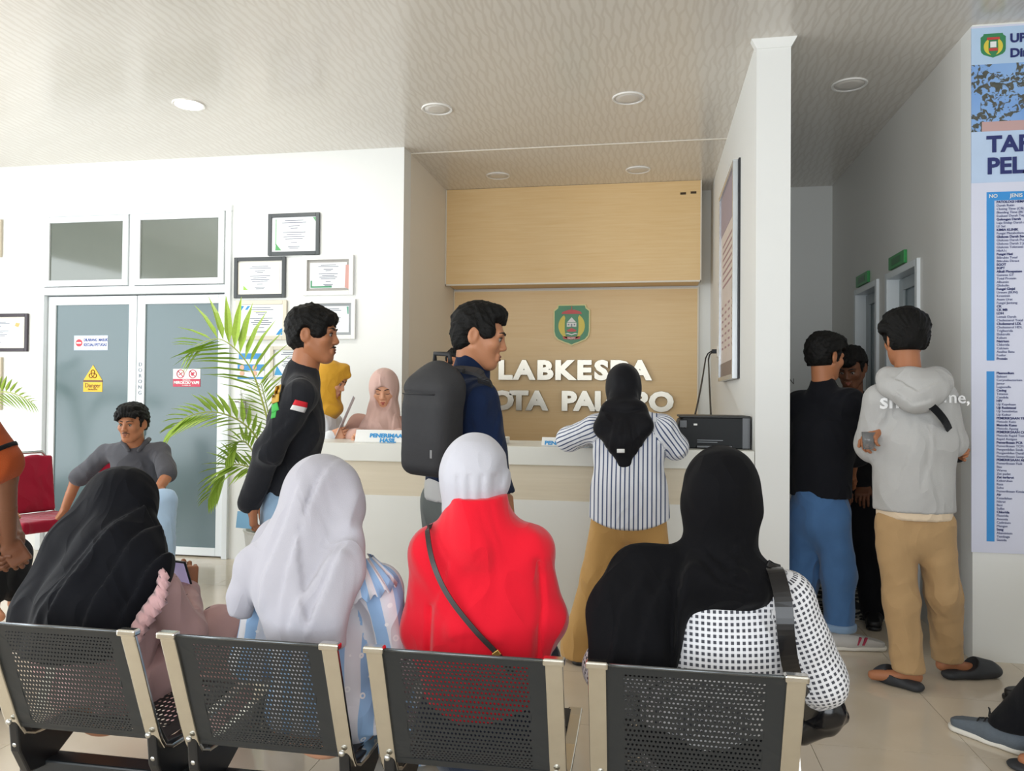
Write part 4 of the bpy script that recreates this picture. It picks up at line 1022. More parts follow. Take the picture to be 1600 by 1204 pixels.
def hair_short(parent, c, R, s=1.0, vol=0.0, fringe=(), nape=-.045, slope=.3, face=.048, top=0.0, mat_=None, res=.0045, seed=1, forehead=.06):
    L = lambda x, y, z: np.array(c) + R @ (np.array([x, y, z]) * s)
    V = lambda *v: np.array(v) * s
    S = Soft(res)
    S.ell(L(0, -.016, .042 + top * .5), V(.085 + vol, .106 + vol, .086 + vol + top), R, .02)
    S.ell(L(0, -.045, -.01), V(.074 + vol * .5, .066 + vol * .5, .07), R, .03)
    S.box(L(0, .13 + face - .045, forehead - .13), V(.2, .085, .11), R, .02 * s, .012, 's')
    for (p, r) in fringe: S.ell(L(*p), V(*r), R, .02)
    for sd in (-1, 1): S.ell(L(sd * .09, -.012, -.012), V(.022, .03, .042), R, .012, 's')
    rng = np.random.RandomState(seed); ph = rng.uniform(0, 6.28, 4)
    def strands(p):
        q = (p - np.array(c)) @ R / s
        th = np.arctan2(q[:, 0], q[:, 2] + .05); 
        return -.0014 * (np.sin(th * 46 + 3 * np.sin(q[:, 1] * 40 + ph[0])) + .8 * np.sin(q[:, 0] * 95 + q[:, 1] * 60 + ph[1]) * np.sin(q[:, 2] * 70 + ph[2])) 
    S.disp(strands); S.disp(wrinkle(.006, 55, seed + 40))
    S.clip(L(0, -.02, nape), R @ np.array([0, slope, -1.0]))
    return S.build('hair', mat_ or M_HAIR, parent)
def hand_prims(S, wrist, d, back, thumb=1, curl=(25, 35, 30), s=1.0, spread=.0195, tcurl=20, tout=45):
    """palm, four jointed fingers and a thumb; back = direction the back of the hand faces; thumb = which side"""
    d = unit(d); b = unit(np.array(back, float) - d * float(np.dot(back, d))); side = np.cross(d, b) * thumb
    w = np.array(wrist, float)
    Rp = np.stack([side, d, b], axis=1)
    S.box(w + d * .05 * s, np.array([.032, .038, .006]) * s, Rp, .0085 * s, .012)
    S.cap(w - d * .02, w + d * .03 * s, .024 * s, .026 * s, .02, (b, .7))
    for i, (l, r) in enumerate(((.072, .0092), (.08, .0095), (.074, .009), (.058, .008))):
        p = w + (d * (.088 - .006 * abs(i - 1.2)) + side * (1.5 - i) * spread) * s; ang = 0.0
        fd0 = unit(d + side * (1.5 - i) * .06)
        for q in range(3):
            ang += math.radians(curl[q] * (1 + .08 * i)); fd = fd0 * math.cos(ang) - b * math.sin(ang)
            e2 = p + fd * l * (.44, .31, .25)[q] * s; S.cap(p, e2, r * (1 - .1 * q) * s, r * (.92 - .1 * q) * s, .003); p = e2
    p = w + (d * .022 + side * .024) * s; a0 = math.radians(tout)
    for q in range(3):
        td = unit(d * math.cos(a0) + side * math.sin(a0) - b * (.25 + .1 * q)); e2 = p + td * (.036, .032, .026)[q] * s
        S.cap(p, e2, (.0135, .011, .0098)[q] * s, (.011, .0098, .0085)[q] * s, .006); p = e2; a0 -= math.radians(tcurl)
    return S
def v(*a): return np.array(a, float)
class Person:
    def __init__(s, label, base, a, skin, group=None):
        s.e = empty('person', base, label, 'person', group); s.base = np.array(base, float); s.a = a; s.R = rotm(a); s.skin = skin; s.shells = []; s.J = {}; s.hs = 1.0
    def skeleton(s, hip, chest, neck, head, la, ra, ll, rl, hR, hs=1.0, res=.011):
        s.J = dict(hip=hip, chest=chest, neck=neck, head=head, la=la, ra=ra, ll=ll, rl=rl, hR=hR); s.hs = hs
        f = s.R[:, 1]; S = Soft(res)
        S.cap(hip, chest, .12, .125, .04, (f, .72)); S.cap(la[0], ra[0], .05, .05, .04); S.cap(chest, (np.array(la[0]) + ra[0]) / 2, .12, .08, .04, (f, .7))
        S.cap(neck - v(0, 0, .03), neck + (head - neck) * .7, .062, .05, .03)
        for arm in (la, ra): S.chain(arm[:3], [.048, .038, .027], .02)
        for leg in (ll, rl):
            S.chain([leg[0], leg[1], leg[2]], [.082, .055, .038], .03)
            fd = leg[3] if len(leg) > 3 else f
            S.cap(leg[2] - v(0, 0, .03) - fd * .03, leg[2] - v(0, 0, .05) + fd * .15, .03, .024, .02)
        s.shells.append(S.surface())
        H = Soft(.0045 * hs); head_prims(H, head, hR, hs)
        H.cap(head + hR @ v(0, -.025, -.05), neck + v(0, 0, -.02), .052 * hs, .058 * hs, .02)
        s.shells.append(H.surface())
        return s
    def hand(s, which, d, back, thumb=1, sc=1.0, **k):
        w = s.J[which][2]; S = Soft(.0038); hand_prims(S, w, d, back, thumb, s=sc, **k)
        el = s.J[which][1]; S.cap(w, w + (el - w) * .55, .026 * sc, .034 * sc, .012)
        s.shells.append(S.surface()); return s
    def body(s, **face):
        o = soft_mesh('body', s.shells, s.skin, s.e)
        if face.pop('bits', True): face_bits(o, s.J['head'], s.J['hR'], s.hs, **face)
        s.b = o; return o
    def top(s, res=.008, hip_r=.15, chest_r=.165, sh_r=.062, sq=.68, arm=(.062, .052, .043), sleeve=1.0, drop=0.0, neck_r=.066, pat=False):
        J = s.J; f = s.R[:, 1]; S = Soft(res); h = J['hip'] - v(0, 0, drop)
        S.cap(h, J['chest'], hip_r, chest_r, .05, (f, sq)); S.cap(J['chest'], (J['la'][0] + J['ra'][0]) / 2 - v(0, 0, .03), chest_r, chest_r * .72, .05, (f, sq))
        for A in (J['la'], J['ra']):
            S.cap(J['neck'] - v(0, 0, .035), A[0], neck_r * .85, sh_r, .05)
            p = 'axis' if pat else None
            if sleeve >= .99: S.chain(A[:3], arm, .03, pat=p)
            else: S.cap(A[0], A[0] + (A[1] - A[0]) * sleeve * 2, arm[0], arm[1] * 1.12, .03, pat=p)
        return S
    def trousers(s, res=.008, hip_r=.15, legs=(.098, .076, .062), sq=.78, cut=.06):
        J = s.J; f = s.R[:, 1]; S = Soft(res)
        S.cap(J['hip'] + v(0, 0, .06), J['hip'] - v(0, 0, .04), hip_r * .96, hip_r, .04, (f, sq))
        for l in (J['ll'], J['rl']): S.chain(l[:3], legs, .035)
        return S
def crease(pts, amp=.006, width=.02, ymax=None):
    """a soft groove along a line on the near side of a garment"""
    pts = [np.array(p, float) for p in pts]; ym = max(p[1] for p in pts) + .12 if ymax is None else ymax
    def fn(p):
        d = np.full(len(p), 9.0)
        for a, b in zip(pts[:-1], pts[1:]):
            ab = (b - a)[[0, 2]]; q_ = p[:, [0, 2]] - a[[0, 2]]; t = np.clip((q_ @ ab) / (ab @ ab + 1e-9), 0, 1); d = np.minimum(d, np.linalg.norm(q_ - t[:, None] * ab, axis=1))
        return amp * np.exp(-(d / width) ** 2) * (p[:, 1] < ym)
    return fn
def fold(pts, amp=.012, reach=.05, edge=.005, side=1, ymax=None):
    """a lapped fold of cloth: steps up sharply along a line on the near side, then eases away from it"""
    pts = [np.array(p, float) for p in pts]; ym = max(p[1] for p in pts) + .12 if ymax is None else ymax
    def fn(p):
        best = np.full(len(p), 9.0); sg = np.zeros(len(p)); en = np.ones(len(p)); n = len(pts) - 1
        for i, (a, b) in enumerate(zip(pts[:-1], pts[1:])):
            ab = (b - a)[[0, 2]]; q_ = p[:, [0, 2]] - a[[0, 2]]; t = (q_ @ ab) / (ab @ ab + 1e-9); tc = np.clip(t, 0, 1)
            d = np.linalg.norm(q_ - tc[:, None] * ab, axis=1); c = (ab[0] * q_[:, 1] - ab[1] * q_[:, 0]) * side
            m = d < best; best = np.where(m, d, best); sg = np.where(m, np.sign(c) * d, sg)
            e_ = np.clip(np.minimum(i + tc, n - i - tc) / (n * .22) , 0, 1); en = np.where(m, e_ * e_ * (3 - 2 * e_), en)
        step = 1 / (1 + np.exp(-np.clip(sg / edge, -30, 30)))
        return -amp * en * (step * np.exp(-np.maximum(sg, 0) / reach) - .35 * np.exp(-(sg / (edge * 3)) ** 2) * (sg < 0)) * (p[:, 1] < ym)
    return fn
def hijab_head(S, c, R, s=1.0, w=1.0, face=True):
    L = lambda x, y, z: np.array(c) + R @ (np.array([x, y, z]) * s)
    V = lambda *q_: np.array(q_) * s
    S.ell(L(0, -.012, .028), V(.094 * w, .114, .106), R, .03)
    S.cap(L(0, -.012, -.03), L(0, .0, -.13), .086 * s * w, .085 * s * w, .04)
    S.cap(L(0, .035, -.1), L(0, .03, -.15), .075 * s, .09 * s, .04)
    if face: S.ell(L(0, .135, -.022), V(.062, .085, .084), R, .014, 's')
    return S
def shoe(parent, heel, toe, m_up, m_sole, name='shoe', w=.045, h=.075, laces=None):
    heel, toe = np.array(heel, float), np.array(toe, float); d = unit(toe - heel); sd = np.cross(d, [0, 0, 1]); up = v(0, 0, 1); R = np.stack([sd, d, np.cross(sd, d)], axis=1)
    S = Soft(.005); S.chain([heel + d * .035 + up * .045, heel + d * .12 + up * .045, toe - d * .045 + up * .038], [.042, .044, .038], .03).cap(heel + d * .04 + up * .05, heel + d * .09 + up * (h + .03), .038, .036, .03)
    S.clip(heel + up * .018, (0, 0, -1)); S.clip(heel + up * (h + .035) + d * .03, unit(v(0, 0, 1) + d * .25))
    o = S.build(name, m_up, parent)
    S = Soft(.005); S.chain([heel + d * .035 + up * .012, heel + d * .13 + up * .012, toe - d * .04 + up * .016], [.042, .04, .042], .02, ((0, 0, 1), .8)); S.clip(heel + up * .002, (0, 0, -1)); S.clip(heel + up * .024, (0, 0, 1))
    S.build('sole', m_sole, o)
    return o
def fabric(name, build):
    m, nt, b = newmat(name); at = N(nt, 'ShaderNodeAttribute', attribute_name='weave'); sx = N(nt, 'ShaderNodeSeparateXYZ'); nt.links.new(at.outputs['Vector'], sx.inputs[0])
    nt.links.new(build(nt, sx, at), b.inputs['Base Color']); b.inputs['Roughness'].default_value = .8; b.inputs['Specular IOR Level'].default_value = .2; b.inputs['Sheen Weight'].default_value = .1
    cloth_folds(m)
    return m
def stripe_mask(nt, sock, period, duty, off=0.0):
    f = mth(nt, 'FRACT', mth(nt, 'ADD', mth(nt, 'DIVIDE', sock, period), 100.0 + off)); return mth(nt, 'LESS_THAN', f, duty)

# ------------------------------------------------------------------ the four seated women, seen from behind
SK_M = SKIN('warm_brown', '#ad724f'); SK_D = SKIN('deep_brown', '#6f4630'); SK_L = SKIN('light_tan', '#d49c7c'); SK_T = SKIN('tan', '#b9805e')
M_DENIM = cloth('blue_denim', '#456893', .85, .3); M_DENIML = cloth('washed_denim', '#8fabc4', .85, .2); M_NAVYT = cloth('dark_navy_trousers', '#1f2838', .85)
M_BLKC = cloth('black_cloth', '#17181b', .8, .1, .05); M_BLKT = cloth('black_trousers', '#141519', .85, .1, .05)
M_SOLE = mat('white_rubber_sole', '#e4e0d6', .5); M_SHOEB = mat('black_shoe', '#1b1b1d', .45)
def seated_legs(hip, a, sp=.09, kz=.44, ky=.42, fwd=.5):
    R = rotm(a); f = R[:, 1]; x = R[:, 0]; out = []
    for sd in (-1, 1):
        k = hip + x * sd * sp * 1.2 + f * ky; k[2] = kz; an = hip + x * sd * sp * 1.2 + f * fwd; an[2] = .085
        out.append([hip + x * sd * sp, k, an, f])
    return out
def sitter(label, hip, chest, neck, head, la, ra, a, skin, hR, hs=1.0, legs=None):
    base = hip.copy(); base[2] = 0
    p = Person(label, base, a, skin); l = legs or seated_legs(hip, a)
    p.skeleton(hip, chest, neck, head, la, ra, l[0], l[1], hR, hs); return p

# 1 woman in pink with the long black hijab
p = sitter('seated woman in a long black hijab and pink dress looking at her phone', P(160, 1090, 2.26), P(170, 985, 2.3), P(190, 875, 2.36), P(196, 793, 2.42),
           [P(105, 935, 2.3), P(85, 1030, 2.4), P(190, 1000, 2.62)], [P(250, 925, 2.32), P(292, 990, 2.4), P(290, 925, 2.62)], 80, SK_M, rotm(82, -18), 1.0)
p.hand('ra', (-.05, .15, 1), (.6, -.8, 0), -1, curl=(40, 40, 30)); p.hand('la', (.5, .8, .2), (0, -.3, 1), 1); p.body()
def pink_print(nt, sx, at):
    vo = N(nt, 'ShaderNodeTexVoronoi'); vo.inputs['Scale'].default_value = 17; vo.inputs['Randomness'].default_value = .9; nt.links.new(at.outputs['Vector'], vo.inputs['Vector'])
    nz = N(nt, 'ShaderNodeTexNoise'); nz.inputs['Scale'].default_value = 9; nt.links.new(at.outputs['Vector'], nz.inputs['Vector'])
    d = mth(nt, 'LESS_THAN', vo.outputs['Distance'], .2); g = mth(nt, 'GREATER_THAN', nz.outputs['Fac'], .53)
    return mix_rgb(nt, mth(nt, 'MULTIPLY', d, g), lin('#c9a3a1'), lin('#5f5257'))
M_PINKD = fabric('pink_speckled_dress', pink_print)
S = p.top(.009, .165, .165, .066, .72, (.07, .066, .05), drop=0, pat=True)
S.disp(wrinkle(.009, 13, 3, (1, 1, .5))); S.clip(v(0, 0, .345), (0, 0, -1)); S.build('dress', M_PINKD, p.e, True)
S = Soft(.01)
for l in (p.J['ll'], p.J['rl']): S.chain([l[0] + v(0, 0, .03), l[1], l[2] + v(0, 0, .02)], [.1, .09, .09], .06)
S.disp(wrinkle(.006, 12, 8)); S.build('skirt', M_PINKD, p.e, True)
M_RUF = cloth('pink_satin_ruffle', '#d8adae', .45, .06, .3)
s = MB(); n = 40; top = [P(x, y, Y) for x, y, Y in ((258, 885, 2.25), (252, 925, 2.2), (225, 962, 2.16), (205, 1000, 2.14))]
cur = [np.array(top[0]) + (np.array(top[-1]) - top[0]) * 0 for _ in range(0)]
for i in range(n):
    t = i / (n - 1) * 3; k = min(int(t), 2); q0 = top[k] * (1 - (t - k)) + top[k + 1] * (t - k); cur.append(q0)
vs = []; fs = []
for i, q0 in enumerate(cur):
    w = .01 * math.sin(i * 1.35); vs += [q0 + v(-.01, -.012 + w * .3, .012), q0 + v(.014, -.022 + w, -.006), q0 + v(.03, -.02 - w, -.03)]
for i in range(n - 1):
    for k in range(2): fs.append((i * 3 + k, i * 3 + k + 1, i * 3 + k + 4, i * 3 + k + 3))
o = s.add(vs, fs).build('ruffle', M_RUF, p.e, smooth=True); o.modifiers.new('thickness', 'SOLIDIFY').thickness = .003
M_HIJB = cloth('charcoal_black_hijab', '#14151a', .8, .08, .03, .1)
S = Soft(.0075); hc = p.J['head']; hijab_head(S, hc, p.J['hR'], 1.06, 1.02)
S.chain([P(190, 800, 2.4), P(170, 880, 2.26), P(140, 960, 2.2), P(118, 1040, 2.2)], [.105, .125, .165, .185], .06, ((0, 1, 0), .72))
S.chain([P(215, 845, 2.36), P(215, 890, 2.26), P(175, 975, 2.2)], [.09, .085, .09], .05, ((0, 1, 0), .8))
S.chain([P(130, 870, 2.3), P(80, 950, 2.26), P(52, 1020, 2.26)], [.06, .085, .09], .05)
S.ell(P(190, 900, 2.5), (.17, .08, .13), None, .06)
S.chain([P(170, 775, 2.42), P(120, 860, 2.32), P(70, 960, 2.26)], [.08, .1, .11], .06, ((0, 1, 0), .8))
for pts, a_, sd in ((((165, 735), (140, 820), (100, 920), (70, 1010)), .02, 1), (((195, 725), (178, 820), (148, 930), (130, 1010)), .022, 1), (((222, 740), (222, 850), (195, 905), (170, 1000)), .022, 1), (((145, 790), (95, 900), (45, 990)), .016, 1)):
    S.disp(fold([P(x, y, 2.1) for x, y in pts], a_ * 1.4, .045, .006, sd, 2.34))
S.clip(P(185, 992, 2.1), unit(v(.78, -.1, -.62))); S.clip(v(0, 0, .5), (0, 0, -1))
S.build('hijab', M_HIJB, p.e)
pp = P(286, 903, 2.6)
e = empty('smartphone', pp - v(0, 0, .06), 'smartphone with a lit lilac screen in the hand of the woman in pink', 'phone')
R = rotm(75, 20); ax, ay, az = R[:, 0], R[:, 1], R[:, 2]
MB().obox(pp, ax, ay, az, .037, .0045, .074).build('case', mat('black_phone_case', '#15151a', .3), e, bevel=.004)
MB().obox(pp - ay * .005, ax, ay, az, .033, .0008, .068).build('screen', mat('phone_screen', '#b9aed6', .2, emit=.35), e)

# 2 woman in blue and white stripes with the pale grey hijab
p = sitter('seated woman in a pale grey hijab and blue striped blouse', P(505, 1120, 2.2), P(505, 1010, 2.2), P(505, 880, 2.18), P(506, 782, 2.2),
           [P(415, 925, 2.18), P(395, 1030, 2.25), P(450, 1050, 2.55)], [P(592, 915, 2.18), P(612, 1005, 2.2), P(580, 1060, 2.52)], 84, SK_L, rotm(78, -6), 1.02)
p.hand('la', (.6, .8, 0), (0, 0, 1), -1); p.hand('ra', (-.6, .8, 0), (0, 0, 1), 1); p.body()
def blue_stripe(nt, sx, at):
    m = stripe_mask(nt, sx.outputs['X'], .078, .5, .15)
    vo = N(nt, 'ShaderNodeTexVoronoi'); vo.inputs['Scale'].default_value = 19; nt.links.new(at.outputs['Vector'], vo.inputs['Vector'])
    fl = mth(nt, 'COMPARE', vo.outputs['Distance'], .13, .045)
    c = mix_rgb(nt, m, lin('#e3e3ea'), lin('#9dc0e8')); return mix_rgb(nt, fl, c, lin('#f3f3f6'))
M_BSTR = fabric('blue_white_striped_blouse', blue_stripe)
S = p.top(.008, .16, .165, .062, .7, (.066, .062, .05), drop=.06, pat=True)
S.cap(p.J['hip'] + v(.12, 0, .02), P(622, 1150, 2.25), .09, .09, .06); S.disp(wrinkle(.008, 14, 5, (1, 1, .5))); S.clip(v(0, 0, .345), (0, 0, -1)); S.build('blouse', M_BSTR, p.e, True)
S = Soft(.008)
for l in (p.J['ll'], p.J['rl']): S.chain([l[0] + v(0, 0, .03), l[1], l[2] + v(0, 0, .02)], [.1, .09, .1], .06)
S.disp(wrinkle(.006, 12, 8)); S.build('skirt', M_BSTR, p.e, True)
# gathered collar ruffle on the right shoulder
s = MB(); vs = []; fs = []; n = 56; cc = P(545, 885, 2.16)
for i in range(n):
    t = math.radians(-95 + 150 * i / (n - 1)); w = .009 * math.sin(i * 1.1)
    for k, r in enumerate((.085, .13, .168)):
        vs.append(cc + v(r * .92 * math.cos(t) * 1.0, r * .62 * math.sin(t) - .01, .035 - .035 * k + (w * k * .5) - .05 * (abs(math.sin(t)) * k * .4)))
for i in range(n - 1):
    for k in range(2): fs.append((i * 3 + k, i * 3 + k + 1, i * 3 + k + 4, i * 3 + k + 3))
o = s.add(vs, fs).build('ruffle_collar', M_BSTR, p.e, smooth=True); o.modifiers.new('thickness', 'SOLIDIFY').thickness = .003
at = o.data.attributes.new('weave', 'FLOAT_VECTOR', 'POINT'); arr = np.array([[i * .011, 0, 0] for i in range(n) for k in range(3)], np.float32)
if len(o.data.vertices) == len(arr): at.data.foreach_set('vector', arr.ravel())
M_HIJG = cloth('pale_grey_hijab', '#b5b3bc', .7, .04, .3, .15, folds=.5)
S = Soft(.0075); hc = p.J['head']; hijab_head(S, hc, p.J['hR'], 1.06, 1.04)
S.chain([P(500, 790, 2.16), P(478, 850, 2.1), P(462, 920, 2.06), P(478, 985, 2.02), P(505, 1010, 2.0)], [.112, .112, .12, .105, .06], .05, ((0, 1, 0), .55))
S.chain([P(540, 800, 2.14), P(545, 840, 2.08), P(535, 890, 2.04), P(515, 960, 2.0)], [.055, .035, .055, .05], .035, ((0, 1, 0), .7))
S.chain([P(445, 850, 2.12), P(400, 885, 2.1), P(378, 930, 2.09), P(372, 1000, 2.08)], [.06, .055, .035, .03], .04)
S.chain([P(440, 850, 2.3), P(420, 900, 2.3), P(470, 960, 2.34)], [.09, .09, .08], .05); S.ell(P(505, 900, 2.34), (.14, .07, .12), None, .05)
for pts, a_, sd in ((((548, 832), (525, 900), (492, 990)), .02, 1), (((545, 830), (515, 875), (480, 935), (468, 985)), .016, 1), (((505, 705), (478, 790), (462, 880), (452, 960)), .014, 1), (((462, 740), (445, 820), (420, 900), (412, 960)), .014, 1), (((525, 705), (545, 775), (546, 835)), .014, -1), (((480, 740), (470, 830), (490, 930), (515, 1000)), .014, -1)):
    S.disp(fold([P(x, y, 2.04) for x, y in pts], a_ * 1.6, .035, .005, sd, 2.2))
S.clip(P(395, 990, 2.0), unit(v(-.25, 0, -1))); S.clip(P(515, 1012, 2.0), (0, 0, -1))
S.build('hijab', M_HIJG, p.e)

# 3 woman in the red jacket with the white hijab
p = sitter('seated woman in a bright red jacket and white hijab', P(752, 1120, 2.17), P(752, 1000, 2.15), P(746, 838, 2.15), P(743, 748, 2.17),
           [P(680, 868, 2.15), P(664, 985, 2.17), P(700, 1060, 2.45)], [P(826, 862, 2.15), P(850, 965, 2.17), P(815, 1050, 2.45)], 92, SK_L, rotm(92, -6), .98)
p.hand('la', (.6, .8, 0), (0, 0, 1), -1); p.hand('ra', (-.6, .8, 0), (0, 0, 1), 1); p.body()
M_REDJ = cloth('bright_red_jacket', '#e3152c', .75, .05, .3, .12)
S = p.top(.0075, .17, .175, .062, .7, (.066, .067, .052), drop=0)
for A in (p.J['la'], p.J['ra']): S.cap(P(746, 832, 2.15), A[0] + v(0, 0, .012), .085, .06, .05)
S.cap(P(700, 900, 2.15), P(694, 1010, 2.15), .075, .08, .05); S.cap(P(800, 895, 2.15), P(812, 1010, 2.15), .075, .08, .05); S.cap(P(746, 838, 2.14), P(746, 780, 2.13), .1, .088, .05); S.ell(P(745, 764, 2.16), (.074, .08, .05), None, .008, 's')
S.disp(wrinkle(.008, 11, 6, (1, 1, .6)))
for pts, sd in ((((705, 870), (690, 920), (672, 960)), 1), (((690, 1000), (740, 985), (800, 1010)), 1)): S.disp(fold([P(x, y, 2.05) for x, y in pts], .012, .03, .008, sd, 2.15)); S.disp(crease([P(838, 880, 2.06), P(845, 950, 2.08), P(838, 1030, 2.09)], .007, .009)); S.disp(crease([P(672, 950, 2.07), P(672, 1030, 2.07)], .007, .009)); 
S.clip(P(746, 781, 2.05), (0.0, -.12, 1)); S.build('jacket', M_REDJ, p.e)
S = p.trousers(.01, .16, (.1, .08, .065)); S.build('trousers', M_NAVYT, p.e)
M_HIJW = cloth('white_jersey_hijab', '#c6c6cf', .7, .03, .3, .12, folds=.35)
S = Soft(.006); hijab_head(S, p.J['head'], p.J['hR'], 1.0, 1.0)
S.chain([P(742, 745, 2.15), P(734, 790, 2.17)], [.092, .07], .04)
for k, x in enumerate((718, 735, 752, 768)): S.disp(crease([P(x + (x - 743) * .1, 745, 2.05), P(x, 770, 2.06), P(x - 3, 798, 2.06)], .006, .007))
S.disp(crease([P(790, 720, 2.12), P(778, 760, 2.08), P(775, 795, 2.08)], .008, .01)); S.disp(wrinkle(.0025, 22, 4, (1, 1, .3)))
S.build('hijab', M_HIJW, p.e)
def ribbon(pts, w, name, m, parent, nrm=(0, -1, 0), t=.004):
    pts = [np.array(q_, float) for q_ in pts]; cur = []
    for i in range(len(pts) - 1):
        p0, p1, p2, p3 = pts[max(i - 1, 0)], pts[i], pts[i + 1], pts[min(i + 2, len(pts) - 1)]
        for u in np.linspace(0, 1, 7, endpoint=False): cur.append(.5 * ((2 * p1) + (-p0 + p2) * u + (2 * p0 - 5 * p1 + 4 * p2 - p3) * u * u + (-p0 + 3 * p1 - 3 * p2 + p3) * u ** 3))
    cur.append(pts[-1]); vs = []
    for i, c_ in enumerate(cur):
        tg = unit(cur[min(i + 1, len(cur) - 1)] - cur[max(i - 1, 0)]); nn = unit(np.array(nrm, float) - tg * float(np.dot(nrm, tg))); sd = np.cross(tg, nn)
        for a_, b_ in ((-1, -1), (1, -1), (1, 1), (-1, 1)): vs.append(c_ + sd * a_ * w / 2 + nn * b_ * t / 2)
    m_ = len(cur); fs = [(i * 4 + k, i * 4 + (k + 1) % 4, (i + 1) * 4 + (k + 1) % 4, (i + 1) * 4 + k) for i in range(m_ - 1) for k in range(4)] + [(3, 2, 1, 0), tuple((m_ - 1) * 4 + k for k in range(4))]
    return MB().add(vs, fs).build(name, m, parent, smooth=False)
M_LEATH = mat('dark_leather', '#2a2222', .35); M_BRASS = mat('brass', '#c9a35a', .3, 1)
e = empty('shoulder_bag', P(800, 1120, 2.32) - v(0, 0, .1), 'dark leather crossbody bag worn over the red jacket', 'bag')
ribbon([P(690, 818, 2.22), P(672, 822, 2.13), P(668, 832, 2.075), P(677, 880, 2.035), P(700, 930, 2.02), P(740, 982, 2.012), P(778, 1022, 2.008), P(800, 1050, 2.01)], .014, 'strap', M_LEATH, e)
b_ = P(776, 1021, 2.0); MB().obox(b_, unit(v(.6, 0, -.8)), (0, 1, 0), unit(v(.8, 0, .6)), .008, .005, .011).build('buckle', M_BRASS, e, bevel=.002)
S = Soft(.008); S.box(P(842, 1085, 2.3), (.03, .1, .06), None, .02); S.build('pouch', M_LEATH, e)

# 4 woman in gingham with the black hijab
p = sitter('seated woman in a black and white gingham shirt and black hijab', P(1115, 1140, 2.16), P(1115, 1020, 2.14), P(1122, 890, 2.14), P(1127, 782, 2.15),
           [P(990, 940, 2.13), P(955, 1045, 2.16), P(1000, 1100, 2.45)], [P(1228, 935, 2.13), P(1278, 1055, 2.18), P(1240, 1110, 2.45)], 92, SK_L, rotm(88, -6), 1.08)
p.hand('la', (.6, .8, 0), (0, 0, 1), -1); p.hand('ra', (-.6, .8, 0), (0, 0, 1), 1); p.body()
def gingham(nt, sx, at):
    a_ = stripe_mask(nt, sx.outputs['X'], .0145, .54); b2 = stripe_mask(nt, sx.outputs['Z'], .0145, .54)
    f = mth(nt, 'ADD', mth(nt, 'MULTIPLY', mth(nt, 'MULTIPLY', a_, b2), .8), mth(nt, 'MULTIPLY', mth(nt, 'ADD', a_, b2), .07))
    return mix_rgb(nt, f, lin('#ececf0'), lin('#2b2d3a'))
M_GING = fabric('black_white_gingham', gingham)
S = p.top(.0075, .2, .205, .07, .66, (.075, .072, .058), drop=.04, pat=True)
S.disp(wrinkle(.008, 11, 9, (1, 1, .5))); S.disp(crease([P(1225, 960, 2.05), P(1232, 1020, 2.06), P(1240, 1080, 2.07)], .016, .014)); S.build('shirt', M_GING, p.e, True)
S = p.trousers(.01, .18, (.115, .09, .07)); S.build('trousers', M_BLKT, p.e)
M_HIJK = cloth('black_hijab', '#0d0d10', .85, .1, .02, .1)
S = Soft(.0075); hijab_head(S, p.J['head'], p.J['hR'], 1.12, .98)
S.chain([P(1126, 800, 2.14), P(1123, 855, 2.14), P(1122, 885, 2.13)], [.1, .078, .085], .03)
S.cap(P(1060, 912, 2.12), P(1185, 910, 2.12), .07, .06, .04, ((0, 1, 0), 1.0)); S.cap(P(1075, 915, 2.07), P(1165, 918, 2.07), .055, .05, .05)
S.chain([P(1060, 885, 2.12), P(1005, 905, 2.1), P(985, 960, 2.05), P(985, 1060, 2.01)], [.06, .088, .105, .115], .05, ((0, 1, 0), .55))
S.ell(P(1120, 930, 2.34), (.15, .07, .12), None, .05); S.chain([P(1000, 905, 2.15), P(985, 940, 2.3)], [.07, .06], .04)
for pts, a_, sd in ((((1080, 855), (1064, 895), (1054, 960), (1050, 1050)), .026, 1), (((1050, 880), (1015, 930), (985, 1050)), .014, 1), (((1010, 885), (970, 940), (950, 1045)), .014, 1), (((1082, 862), (1115, 900), (1165, 920), (1200, 905)), .012, -1), (((1085, 850), (1130, 885), (1180, 890)), .010, -1), (((1160, 845), (1135, 875), (1150, 905)), .008, 1)):
    S.disp(fold([P(x, y, 2.05) for x, y in pts], a_ * 1.7, .035, .005, sd, 2.2))
S.disp(wrinkle(.003, 12, 12)); S.clip(P(990, 1050, 2.0), (0, 0, -1))
S.build('hijab', M_HIJK, p.e)
M_PATENT = mat('glossy_black_leather', '#111114', .18)
e = empty('tote_bag', P(1280, 1160, 2.3) - v(0, 0, .05), 'glossy black shoulder bag hanging beside the woman in gingham', 'bag')
ribbon([P(1200, 905, 2.22), P(1205, 886, 2.13), P(1213, 895, 2.05), P(1224, 940, 2.0), P(1229, 1000, 1.99), P(1238, 1050, 2.02), P(1258, 1095, 2.14), P(1268, 1120, 2.2)], .042, 'strap', M_PATENT, e, (0, -1, .1), .006)
S = Soft(.006); S.chain([P(1255, 1100, 2.26), P(1292, 1108, 2.24), P(1318, 1120, 2.24)], [.045, .05, .018], .03).chain([P(1255, 1135, 2.26), P(1290, 1135, 2.24)], [.05, .03], .03)
S.disp(wrinkle(.006, 26, 3)); S.build('pouch', M_PATENT, e)

